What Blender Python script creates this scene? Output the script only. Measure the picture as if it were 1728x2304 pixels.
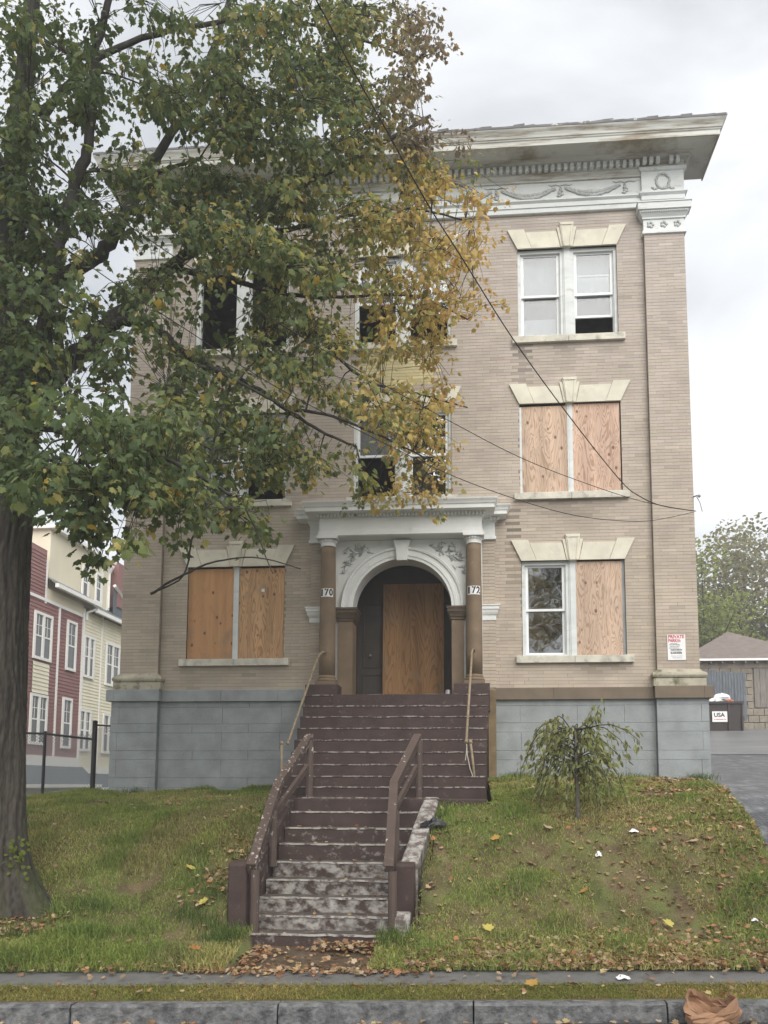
import bpy, math, random
import numpy as np
from mathutils import Vector, Matrix
R = math.radians
for o in list(bpy.data.objects): bpy.data.objects.remove(o, do_unlink=True)
scene = bpy.context.scene
COL = scene.collection
random.seed(7); RNG = np.random.default_rng(11)

# ------------------------------------------------------------------ camera
CAM = np.array([0.0, -15.6, 1.9]); FPX = 1890.0
_pp = np.array([900.0, 1562.0])
def _dir(p): return np.array([p[0] - _pp[0], p[1] - _pp[1], FPX])
_up = _dir((947.0, -16000.0)); _up /= np.linalg.norm(_up)
_xr = -_dir((-21300.0, 1705.0)); _xr /= np.linalg.norm(_xr)
_xr -= _up * _xr.dot(_up); _xr /= np.linalg.norm(_xr)
_yf = np.cross(_up, _xr)
if _yf[2] < 0: _yf = -_yf
CR = np.stack([_xr, _yf, _up], 1)
def px(P):
    """survey helper: world point -> position in the 1728x2304 frame"""
    c = (np.asarray(P, float) - CAM) @ CR.T
    return _pp + FPX * c[..., :2] / c[..., 2:3], c[..., 2]
def at(x, y, Y):
    """survey helper: sight line through (x, y) met with the plane at depth Y"""
    d = CR.T @ _dir((x, y)); return CAM + d * ((Y - CAM[1]) / d[1])
def atX(x, y, X):
    d = CR.T @ _dir((x, y)); return CAM + d * ((X - CAM[0]) / d[0])
cam = bpy.data.cameras.new('camera'); camo = bpy.data.objects.new('camera', cam); COL.objects.link(camo)
Mx = np.stack([CR[0], -CR[1], -CR[2]], 1)
camo.matrix_world = Matrix(((Mx[0,0],Mx[0,1],Mx[0,2],CAM[0]),(Mx[1,0],Mx[1,1],Mx[1,2],CAM[1]),(Mx[2,0],Mx[2,1],Mx[2,2],CAM[2]),(0,0,0,1)))
cam.sensor_fit = 'VERTICAL'; cam.sensor_height = 36.0; cam.lens = 36.0 * FPX / 2304.0
cam.shift_x = (864.0 - _pp[0]) / 2304.0; cam.shift_y = -(1152.0 - _pp[1]) / 2304.0
cam.clip_start = 0.05; cam.clip_end = 2000
scene.camera = camo

# ------------------------------------------------------------------ sky and sun (overcast)
SUN_EL, SUN_AZ = 42, 158           # azimuth clockwise from +Y: behind the camera
world = bpy.data.worlds.new('World'); scene.world = world; world.use_nodes = True
wn = world.node_tree.nodes; wl = world.node_tree.links; wn.clear()
out = wn.new('ShaderNodeOutputWorld'); bg = wn.new('ShaderNodeBackground'); bg.inputs['Strength'].default_value = 0.1
sky = wn.new('ShaderNodeTexSky'); sky.sky_type = 'NISHITA'; sky.sun_disc = False
sky.sun_elevation = R(SUN_EL); sky.sun_rotation = R(SUN_AZ); sky.air_density = 1.0; sky.dust_density = 3.0
tc = wn.new('ShaderNodeTexCoord')
mp = wn.new('ShaderNodeMapping'); mp.inputs['Scale'].default_value = (1.0, 1.0, 2.6); mp.inputs['Location'].default_value = (0.35, 0.2, 0.4)
n1 = wn.new('ShaderNodeTexNoise'); n1.inputs['Scale'].default_value = 2.3; n1.inputs['Detail'].default_value = 7; n1.inputs['Roughness'].default_value = 0.5; n1.inputs['Distortion'].default_value = 0.35
rp = wn.new('ShaderNodeValToRGB'); rp.color_ramp.elements[0].position = 0.33; rp.color_ramp.elements[1].position = 0.60
rp.color_ramp.elements[0].color = (2.55, 2.68, 2.82, 1); rp.color_ramp.elements[1].color = (4.5, 4.53, 4.57, 1)
mxs = wn.new('ShaderNodeMixRGB'); mxs.inputs[0].default_value = 0.93
wl.new(tc.outputs['Generated'], mp.inputs[0]); wl.new(mp.outputs[0], n1.inputs[0]); wl.new(n1.outputs[0], rp.inputs[0])
wl.new(sky.outputs[0], mxs.inputs[1]); wl.new(rp.outputs[0], mxs.inputs[2]); wl.new(mxs.outputs[0], bg.inputs[0]); wl.new(bg.outputs[0], out.inputs[0])
sl = bpy.data.lights.new('sun', 'SUN'); sl.energy = 1.5; sl.angle = R(60); sl.color = (1.0, 0.965, 0.91)
so = bpy.data.objects.new('sun', sl); COL.objects.link(so)
_el, _az = R(SUN_EL), R(SUN_AZ)
_sd = Vector((math.sin(_az) * math.cos(_el), math.cos(_az) * math.cos(_el), math.sin(_el)))
so.rotation_euler = (-_sd).to_track_quat('-Z', 'Y').to_euler(); so.location = (0, -20, 30)
scene.view_settings.view_transform = 'Standard'; scene.view_settings.look = 'None'
scene.view_settings.exposure = 1.4; scene.view_settings.gamma = 1.0; scene.view_settings.use_curve_mapping = False
scene.render.engine = 'CYCLES'
scene.cycles.max_bounces = 8; scene.cycles.transparent_max_bounces = 12

# ------------------------------------------------------------------ materials
MATS = {}
def mat(name, col, rough=0.85, var=0.18, scale=6.0, bump=0.0, bscale=40.0, attr=None, spec=0.3, col2=None, c2=(0.5, 0.62), c2scale=4.0, stretch=None, metal=0.0, transl=0.0, detail=6):
    if name in MATS: return MATS[name]
    m = bpy.data.materials.new(name); m.use_nodes = True; n = m.node_tree.nodes; l = m.node_tree.links
    b = n['Principled BSDF']; b.inputs['Roughness'].default_value = rough; b.inputs['Specular IOR Level'].default_value = spec; b.inputs['Metallic'].default_value = metal
    tcn = n.new('ShaderNodeTexCoord'); mpn = n.new('ShaderNodeMapping')
    if stretch: mpn.inputs['Scale'].default_value = stretch
    geo = n.new('ShaderNodeNewGeometry')
    l.new(geo.outputs['Position'], mpn.inputs[0])
    if attr:
        a = n.new('ShaderNodeAttribute'); a.attribute_name = attr; base = a.outputs['Color']
    else:
        rgb = n.new('ShaderNodeRGB'); rgb.outputs[0].default_value = (*col, 1); base = rgb.outputs[0]
    if col2 is not None:
        nz = n.new('ShaderNodeTexNoise'); nz.inputs['Scale'].default_value = c2scale; nz.inputs['Detail'].default_value = detail; nz.inputs['Roughness'].default_value = 0.65
        l.new(mpn.outputs[0], nz.inputs[0])
        r_ = n.new('ShaderNodeValToRGB'); r_.color_ramp.elements[0].position = c2[0]; r_.color_ramp.elements[1].position = c2[1]
        l.new(nz.outputs[0], r_.inputs[0])
        mx = n.new('ShaderNodeMixRGB'); mx.inputs[2].default_value = (*col2, 1); l.new(r_.outputs[0], mx.inputs[0]); l.new(base, mx.inputs[1]); base = mx.outputs[0]
    if var > 0:
        nz = n.new('ShaderNodeTexNoise'); nz.inputs['Scale'].default_value = scale; nz.inputs['Detail'].default_value = 5; l.new(mpn.outputs[0], nz.inputs[0])
        mr = n.new('ShaderNodeMapRange'); mr.inputs[1].default_value = 0.3; mr.inputs[2].default_value = 0.7; mr.inputs[3].default_value = 1 - var; mr.inputs[4].default_value = 1 + var
        l.new(nz.outputs[0], mr.inputs[0])
        mm = n.new('ShaderNodeMixRGB'); mm.blend_type = 'MULTIPLY'; mm.inputs[0].default_value = 1; l.new(base, mm.inputs[1]); l.new(mr.outputs[0], mm.inputs[2]); base = mm.outputs[0]
    l.new(base, b.inputs['Base Color'])
    if bump > 0:
        nb = n.new('ShaderNodeTexNoise'); nb.inputs['Scale'].default_value = bscale; nb.inputs['Detail'].default_value = 6; l.new(mpn.outputs[0], nb.inputs[0])
        bp = n.new('ShaderNodeBump'); bp.inputs['Strength'].default_value = bump; bp.inputs['Distance'].default_value = 0.02; l.new(nb.outputs[0], bp.inputs['Height']); l.new(bp.outputs[0], b.inputs['Normal'])
    if transl > 0:
        t = n.new('ShaderNodeBsdfTranslucent'); tm = n.new('ShaderNodeMixRGB'); tm.blend_type = 'MULTIPLY'; tm.inputs[0].default_value = 1; tm.inputs[2].default_value = (1.7, 1.6, 1.1, 1); l.new(base, tm.inputs[1]); l.new(tm.outputs[0], t.inputs[0]); ms = n.new('ShaderNodeMixShader'); ms.inputs[0].default_value = transl
        l.new(b.outputs[0], ms.inputs[1]); l.new(t.outputs[0], ms.inputs[2]); l.new(ms.outputs[0], n['Material Output'].inputs[0])
    MATS[name] = m; return m

def plywood(name, light, dark, knots=True, seed=0.0, contrast=0.6, ring=2.6):
    m = bpy.data.materials.new(name); m.use_nodes = True; n = m.node_tree.nodes; l = m.node_tree.links; b = n['Principled BSDF']
    b.inputs['Roughness'].default_value = 0.75; b.inputs['Specular IOR Level'].default_value = 0.2
    g = n.new('ShaderNodeNewGeometry'); mp_ = n.new('ShaderNodeMapping'); mp_.inputs['Location'].default_value = (seed, 0, seed * 1.7); mp_.inputs['Scale'].default_value = (1, 1, 0.15)
    l.new(g.outputs['Position'], mp_.inputs[0])
    nz = n.new('ShaderNodeTexNoise'); nz.inputs['Scale'].default_value = ring; nz.inputs['Detail'].default_value = 3.0; nz.inputs['Roughness'].default_value = 0.4; nz.inputs['Distortion'].default_value = 0.8; l.new(mp_.outputs[0], nz.inputs[0])
    mu = n.new('ShaderNodeMath'); mu.operation = 'MULTIPLY'; mu.inputs[1].default_value = 100.0; l.new(nz.outputs[0], mu.inputs[0])
    si = n.new('ShaderNodeMath'); si.operation = 'SINE'; l.new(mu.outputs[0], si.inputs[0])
    rr = n.new('ShaderNodeValToRGB'); rr.color_ramp.elements[0].position = 0.1; rr.color_ramp.elements[1].position = 0.95
    rr.color_ramp.elements[0].color = (0, 0, 0, 1); rr.color_ramp.elements[1].color = (contrast, contrast, contrast, 1); l.new(si.outputs[0], rr.inputs[0])
    mx = n.new('ShaderNodeMixRGB'); mx.inputs[1].default_value = (*light, 1); mx.inputs[2].default_value = (*dark, 1); l.new(rr.outputs[0], mx.inputs[0])
    # broad vertical veneer bands
    m2 = n.new('ShaderNodeMapping'); m2.inputs['Scale'].default_value = (1, 1, 0.05); m2.inputs['Location'].default_value = (seed * 3, 0, 0); l.new(g.outputs['Position'], m2.inputs[0])
    nb = n.new('ShaderNodeTexNoise'); nb.inputs['Scale'].default_value = 5; nb.inputs['Detail'].default_value = 3; l.new(m2.outputs[0], nb.inputs[0])
    mr = n.new('ShaderNodeMapRange'); mr.inputs[1].default_value = 0.3; mr.inputs[2].default_value = 0.7; mr.inputs[3].default_value = 0.8; mr.inputs[4].default_value = 1.14; l.new(nb.outputs[0], mr.inputs[0])
    mm = n.new('ShaderNodeMixRGB'); mm.blend_type = 'MULTIPLY'; mm.inputs[0].default_value = 1; l.new(mx.outputs[0], mm.inputs[1]); l.new(mr.outputs[0], mm.inputs[2]); last = mm.outputs[0]
    if knots:
        m3 = n.new('ShaderNodeMapping'); m3.inputs['Scale'].default_value = (1, 0, 0.75); m3.inputs['Location'].default_value = (seed, 0, seed); l.new(g.outputs['Position'], m3.inputs[0])
        vo = n.new('ShaderNodeTexVoronoi'); vo.inputs['Scale'].default_value = 5.6; vo.inputs['Randomness'].default_value = 0.8; l.new(m3.outputs[0], vo.inputs[0])
        kr = n.new('ShaderNodeValToRGB'); kr.color_ramp.elements[0].position = 0.11; kr.color_ramp.elements[1].position = 0.19; kr.color_ramp.elements[0].color = (0.8, 0.8, 0.8, 1); kr.color_ramp.elements[1].color = (0, 0, 0, 1)
        l.new(vo.outputs['Distance'], kr.inputs[0])
        km = n.new('ShaderNodeMixRGB'); km.inputs[2].default_value = (0.09, 0.05, 0.03, 1); l.new(kr.outputs[0], km.inputs[0]); l.new(last, km.inputs[1]); last = km.outputs[0]
    # grey weathering blotches
    nw = n.new('ShaderNodeTexNoise'); nw.inputs['Scale'].default_value = 2.2; nw.inputs['Detail'].default_value = 6; l.new(g.outputs['Position'], nw.inputs[0])
    wr = n.new('ShaderNodeValToRGB'); wr.color_ramp.elements[0].position = 0.56; wr.color_ramp.elements[1].position = 0.8; wr.color_ramp.elements[1].color = (0.6, 0.6, 0.6, 1); l.new(nw.outputs[0], wr.inputs[0])
    wm = n.new('ShaderNodeMixRGB'); wm.inputs[2].default_value = (0.2, 0.18, 0.15, 1); l.new(wr.outputs[0], wm.inputs[0]); l.new(last, wm.inputs[1])
    l.new(wm.outputs[0], b.inputs['Base Color']); MATS[name] = m; return m

def peeling(name, paint, bare, lo=0.5, hi=0.56, scale=9.0, stretch=(1, 1, 1), rough=0.7, paint_var=0.2):
    m = mat(name, paint, rough=rough, var=paint_var, scale=5, col2=bare, c2=(lo, hi), c2scale=scale, stretch=stretch, bump=0.25, bscale=60, detail=9)
    return m

def glass(name, tint=(0.85, 0.9, 0.92), refl=0.35, dirt=0.0):
    m = bpy.data.materials.new(name); m.use_nodes = True; n = m.node_tree.nodes; l = m.node_tree.links; n.remove(n['Principled BSDF'])
    t = n.new('ShaderNodeBsdfTransparent'); t.inputs[0].default_value = (*tint, 1)
    g = n.new('ShaderNodeBsdfGlossy'); g.inputs['Roughness'].default_value = 0.02; g.inputs[0].default_value = (0.9, 0.93, 0.95, 1)
    lw = n.new('ShaderNodeLayerWeight'); lw.inputs[0].default_value = refl
    geo = n.new('ShaderNodeNewGeometry'); nz = n.new('ShaderNodeTexNoise'); nz.inputs['Scale'].default_value = 1.6; l.new(geo.outputs['Position'], nz.inputs[0])
    bp = n.new('ShaderNodeBump'); bp.inputs['Strength'].default_value = 0.12; bp.inputs['Distance'].default_value = 0.05; l.new(nz.outputs[0], bp.inputs['Height']); l.new(bp.outputs[0], g.inputs['Normal'])
    ad = n.new('ShaderNodeMath'); ad.operation = 'ADD'; ad.inputs[1].default_value = refl * 1.3; l.new(lw.outputs['Fresnel'], ad.inputs[0])
    ms = n.new('ShaderNodeMixShader'); l.new(ad.outputs[0], ms.inputs[0]); l.new(t.outputs[0], ms.inputs[1]); l.new(g.outputs[0], ms.inputs[2]); last = ms.outputs[0]
    if dirt > 0:
        d = n.new('ShaderNodeBsdfDiffuse'); d.inputs[0].default_value = (0.33, 0.345, 0.36, 1)
        mp_ = n.new('ShaderNodeMapping'); mp_.inputs['Scale'].default_value = (3, 3, 0.8); l.new(geo.outputs['Position'], mp_.inputs[0])
        n2 = n.new('ShaderNodeTexNoise'); n2.inputs['Scale'].default_value = 4; n2.inputs['Detail'].default_value = 6; l.new(mp_.outputs[0], n2.inputs[0])
        mr = n.new('ShaderNodeMapRange'); mr.inputs[1].default_value = 0.3; mr.inputs[2].default_value = 0.7; mr.inputs[3].default_value = dirt * 0.92; mr.inputs[4].default_value = min(1, dirt * 1.08); l.new(n2.outputs[0], mr.inputs[0])
        m2 = n.new('ShaderNodeMixShader'); l.new(mr.outputs[0], m2.inputs[0]); l.new(last, m2.inputs[1]); l.new(d.outputs[0], m2.inputs[2]); last = m2.outputs[0]
    l.new(last, n['Material Output'].inputs[0]); MATS[name] = m; return m

M = {}
M['brick'] = mat('brick', (0, 0, 0), rough=0.92, var=0.10, scale=1.6, bump=0.0, bscale=70, attr='tint', spec=0.15)
M['mortar'] = mat('mortar', (0.25, 0.212, 0.174), rough=0.95, var=0.2, scale=5, bump=0.3, bscale=60)
M['sidebrick'] = mat('side_brick', (0.36, 0.31, 0.255), rough=0.95, var=0.2, scale=6, bump=0.3)
M['limestone'] = mat('limestone', (0.63, 0.60, 0.50), rough=0.85, var=0.12, scale=3.0, bump=0.15, bscale=50, col2=(0.42, 0.40, 0.33), c2=(0.55, 0.85), c2scale=3.5)
M['sillstone'] = mat('sill_stone', (0.58, 0.555, 0.48), rough=0.9, var=0.15, scale=4, bump=0.2, bscale=50, col2=(0.25, 0.24, 0.21), c2=(0.5, 0.75), c2scale=5)
M['greyblock'] = mat('grey_painted_block', (0.272, 0.293, 0.298), rough=0.7, var=0.16, scale=3.0, bump=0.35, bscale=30, spec=0.3, col2=(0.34, 0.365, 0.37), c2=(0.6, 0.78), c2scale=2.0)
M['greyjoint'] = mat('grey_painted_joint', (0.19, 0.215, 0.23), rough=0.85, var=0.2)
M['brownpaint'] = mat('brown_paint', (0.165, 0.13, 0.095), rough=0.7, var=0.14, scale=3, bump=0.12, bscale=40)
M['columnpaint'] = mat('column_paint', (0.19, 0.138, 0.09), rough=0.62, var=0.16, scale=3, bump=0.12, bscale=35, col2=(0.30, 0.23, 0.15), c2=(0.6, 0.8), c2scale=3)
M['white'] = mat('white_painted_wood', (0.72, 0.735, 0.72), rough=0.6, var=0.06, scale=3, bump=0.12, bscale=30, col2=(0.45, 0.46, 0.43), c2=(0.6, 0.85), c2scale=3.5)
M['trimwhite'] = mat('weathered_white_trim', (0.63, 0.655, 0.65), rough=0.7, var=0.09, scale=3, bump=0.18, bscale=40, col2=(0.42, 0.40, 0.34), c2=(0.58, 0.75), c2scale=4.5, stretch=(0.6, 0.6, 2.0))
M['cornice'] = mat('weathered_cornice_paint', (0.56, 0.565, 0.53), rough=0.75, var=0.12, scale=2.5, bump=0.2, bscale=30, col2=(0.28, 0.24, 0.18), c2=(0.46, 0.64), c2scale=3.2, stretch=(0.35, 0.35, 3.0))
M['relief'] = mat('plaster_relief', (0.44, 0.455, 0.45), rough=0.8, var=0.15, scale=8, bump=0.3, bscale=40)
M['darkroof'] = mat('dark_flashing', (0.12, 0.12, 0.125), rough=0.6, var=0.3, scale=3, col2=(0.5, 0.5, 0.5), c2=(0.6, 0.66), c2scale=4)
M['vinyl'] = mat('white_vinyl', (0.77, 0.79, 0.80), rough=0.45, var=0.05, scale=3, col2=(0.5, 0.5, 0.48), c2=(0.62, 0.85), c2scale=4)
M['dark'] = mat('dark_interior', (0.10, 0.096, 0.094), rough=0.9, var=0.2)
M['entry'] = mat('dark_brown_entry', (0.06, 0.05, 0.043), rough=0.6, var=0.15, scale=3)
M['shade'] = mat('window_shade', (0.36, 0.375, 0.385), rough=0.8, var=0.06, scale=2)
M['ply_a'] = plywood('plywood_pale', (0.575, 0.43, 0.33), (0.34, 0.215, 0.14), True, 1.3, 0.75, 5.4)
M['ply_b'] = plywood('plywood_pink', (0.575, 0.41, 0.32), (0.34, 0.205, 0.135), True, 4.1, 0.8, 6.0)
M['ply_c'] = plywood('plywood_orange_plain', (0.48, 0.27, 0.135), (0.40, 0.205, 0.095), True, 7.7, 0.4, 2.6)
M['ply_d'] = plywood('plywood_orange_grain', (0.53, 0.33, 0.18), (0.29, 0.15, 0.075), True, 9.2, 0.75, 5.0)
M['ply_door'] = plywood('plywood_door_board', (0.36, 0.205, 0.095), (0.20, 0.10, 0.045), False, 2.2, 0.6, 3.6)
M['steppaint'] = mat('maroon_step_paint', (0.062, 0.041, 0.037), rough=0.72, var=0.2, scale=4, bump=0.25, bscale=50, col2=(0.12, 0.10, 0.09), c2=(0.6, 0.72), c2scale=9)
M['stepedge'] = peeling('worn_step_edge', (0.07, 0.047, 0.042), (0.27, 0.245, 0.22), 0.46, 0.55, 16, (0.8, 1, 1))
M['stepedge2'] = peeling('worn_lower_step_edge', (0.10, 0.08, 0.07), (0.38, 0.36, 0.33), 0.40, 0.52, 16, (0.8, 1, 1))
M['steppeel'] = peeling('peeling_step_paint', (0.062, 0.042, 0.036), (0.33, 0.315, 0.29), 0.42, 0.60, 8.0, (0.9, 0.9, 1.2))
M['steppeel2'] = peeling('lightly_peeling_step_paint', (0.062, 0.042, 0.037), (0.27, 0.25, 0.235), 0.56, 0.70, 10, (0.9, 0.9, 1.3))
M['tread'] = mat('dirty_tread', (0.085, 0.068, 0.06), rough=.8, var=.3, scale=5, col2=(.20, .185, .165), c2=(.55, .7), c2scale=7)
M['cheek'] = peeling('worn_cheek_wall', (0.13, 0.105, 0.092), (0.37, 0.355, 0.33), 0.42, 0.58, 11)
M['railpaint'] = peeling('rail_paint', (0.092, 0.066, 0.056), (0.5, 0.46, 0.42), 0.63, 0.66, 14, (1, 1, 0.8), 0.6, 0.12)
M['railworn'] = peeling('rail_paint_worn', (0.085, 0.06, 0.05), (0.42, 0.38, 0.34), 0.575, 0.61, 18, (1, 1, 0.8), 0.6, 0.12)
M['pipe'] = mat('rusty_cream_pipe', (0.26, 0.205, 0.135), rough=0.6, var=0.25, scale=14, col2=(0.12, 0.07, 0.04), c2=(0.58, 0.66), c2scale=18)
M['asphalt'] = mat('asphalt', (0.055, 0.055, 0.058), rough=0.55, var=0.3, scale=2, bump=0.4, bscale=120, spec=0.5)
M['sidewalk'] = mat('sidewalk_asphalt', (0.15, 0.148, 0.145), rough=0.6, var=0.25, scale=2.5, bump=0.35, bscale=90, spec=0.45, col2=(0.08, 0.075, 0.07), c2=(0.5, 0.65), c2scale=2.5)
M['walk'] = mat('muddy_concrete_walk', (0.10, 0.07, 0.045), rough=0.45, var=0.3, scale=3, bump=0.2, spec=0.5)
M['granite'] = mat('granite_kerb', (0.165, 0.166, 0.168), rough=0.8, var=0.3, scale=14, bump=0.9, bscale=26, col2=(0.07, 0.071, 0.073), c2=(0.45, 0.66), c2scale=9)
M['soil'] = mat('lawn_soil', (0.12, 0.088, 0.05), rough=0.95, var=0.35, scale=3, bump=0.6, bscale=30, col2=(0.10, 0.115, 0.035), c2=(0.42, 0.6), c2scale=2.2)
M['grass'] = mat('grass_blades', (0, 0, 0), rough=0.7, var=0.0, attr='tint', spec=0.2, transl=0.25)
M['leaf'] = mat('tree_leaf', (0, 0, 0), rough=0.6, var=0.0, attr='tint', spec=0.18, transl=0.42)
M['dryleaf'] = mat('fallen_leaf', (0, 0, 0), rough=0.7, var=0.0, attr='tint', spec=0.2, transl=0.1)
M['bark'] = mat('maple_bark', (0.058, 0.052, 0.045), rough=0.95, var=0.35, scale=9, bump=1.0, bscale=22, stretch=(1, 1, 0.16), col2=(0.035, 0.036, 0.03), c2=(0.4, 0.62), c2scale=14)
M['twig'] = mat('twig_bark', (0.045, 0.038, 0.032), rough=0.9, var=0.25, scale=20)
M['wire'] = mat('cable_rubber', (0.03, 0.027, 0.025), rough=0.6, var=0.1)
M['blackmetal'] = mat('black_fence_metal', (0.012, 0.012, 0.013), rough=0.5, var=0.1, spec=0.4)
M['mesh'] = mat('chain_link_wire', (0.30, 0.30, 0.31), rough=0.5, var=0.1, metal=0.2)
M['red_siding'] = mat('red_siding', (0.25, 0.125, 0.118), rough=0.7, var=0.08, scale=1.5)
M['yel_siding'] = mat('cream_siding', (0.74, 0.705, 0.56), rough=0.7, var=0.06, scale=1.5)
M['cream'] = mat('cream_panel', (0.68, 0.63, 0.49), rough=0.75, var=0.06, scale=1.0)
M['hwhite'] = mat('white_house_trim', (0.80, 0.80, 0.78), rough=0.6, var=0.04)
M['shingle'] = mat('grey_shingle', (0.155, 0.17, 0.175), rough=0.9, var=0.2, scale=7, bump=0.5, bscale=18)
M['slate_siding'] = mat('dark_slate_siding', (0.10, 0.12, 0.135), rough=0.8, var=0.12)
M['garage_roof'] = mat('brown_garage_shingle', (0.185, 0.152, 0.14), rough=0.92, var=0.16, scale=4, bump=0.5, bscale=20)
M['garage_stone'] = mat('garage_block', (0.25, 0.222, 0.182), rough=0.95, var=0.22, scale=3, bump=0.7, bscale=14)
M['oldwood'] = mat('weathered_grey_wood', (0.21, 0.19, 0.175), rough=0.9, var=0.3, scale=6, bump=0.4, stretch=(4, 4, 0.4))
M['bluegrey'] = mat('blue_grey_fence', (0.13, 0.145, 0.165), rough=0.8, var=0.3, scale=6, stretch=(4, 4, 0.5))
M['dumpster'] = mat('dark_brown_dumpster', (0.05, 0.042, 0.041), rough=0.6, var=0.2, scale=4, bump=0.15)
M['signwhite'] = mat('sign_white', (0.78, 0.78, 0.78), rough=0.5, var=0.04, scale=8)
M['inkred'] = mat('sign_red', (0.50, 0.035, 0.05), rough=0.6, var=0.25, scale=30)
M['inkblack'] = mat('sign_black', (0.02, 0.02, 0.022), rough=0.6, var=0.1)
M['inkpale'] = mat('sign_faded', (0.45, 0.45, 0.46), rough=0.6, var=0.1)
M['inknavy'] = mat('sign_navy', (0.03, 0.025, 0.06), rough=0.6, var=0.1)
M['bagwhite'] = mat('white_plastic_bag', (0.74, 0.76, 0.79), rough=0.35, var=0.08, scale=5, spec=0.5)
M['paper'] = mat('white_paper_litter', (0.82, 0.82, 0.82), rough=0.7, var=0.06)
M['kraft'] = mat('brown_paper_bag', (0.34, 0.195, 0.115), rough=0.75, var=0.15, scale=5, bump=0.15, bscale=14)
M['orange'] = mat('orange_rubbish', (0.5, 0.14, 0.06), rough=0.6, var=0.2)
M['blackplastic'] = mat('black_plastic_scrap', (0.02, 0.022, 0.026), rough=0.35, var=0.2, spec=0.5)
M['metalbox'] = mat('pale_metal_box', (0.30, 0.31, 0.32), rough=0.5, var=0.1)
M['brass'] = mat('tarnished_knob', (0.5, 0.47, 0.4), rough=0.3, metal=0.8, var=0.1)
M['glass'] = glass('window_glass', refl=0.24)
M['glass_dirty'] = glass('dirty_window_glass', refl=0.10, dirt=0.38)
M['glass_dark'] = glass('dark_window_glass', tint=(0.5, 0.53, 0.55), refl=0.16)

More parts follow.
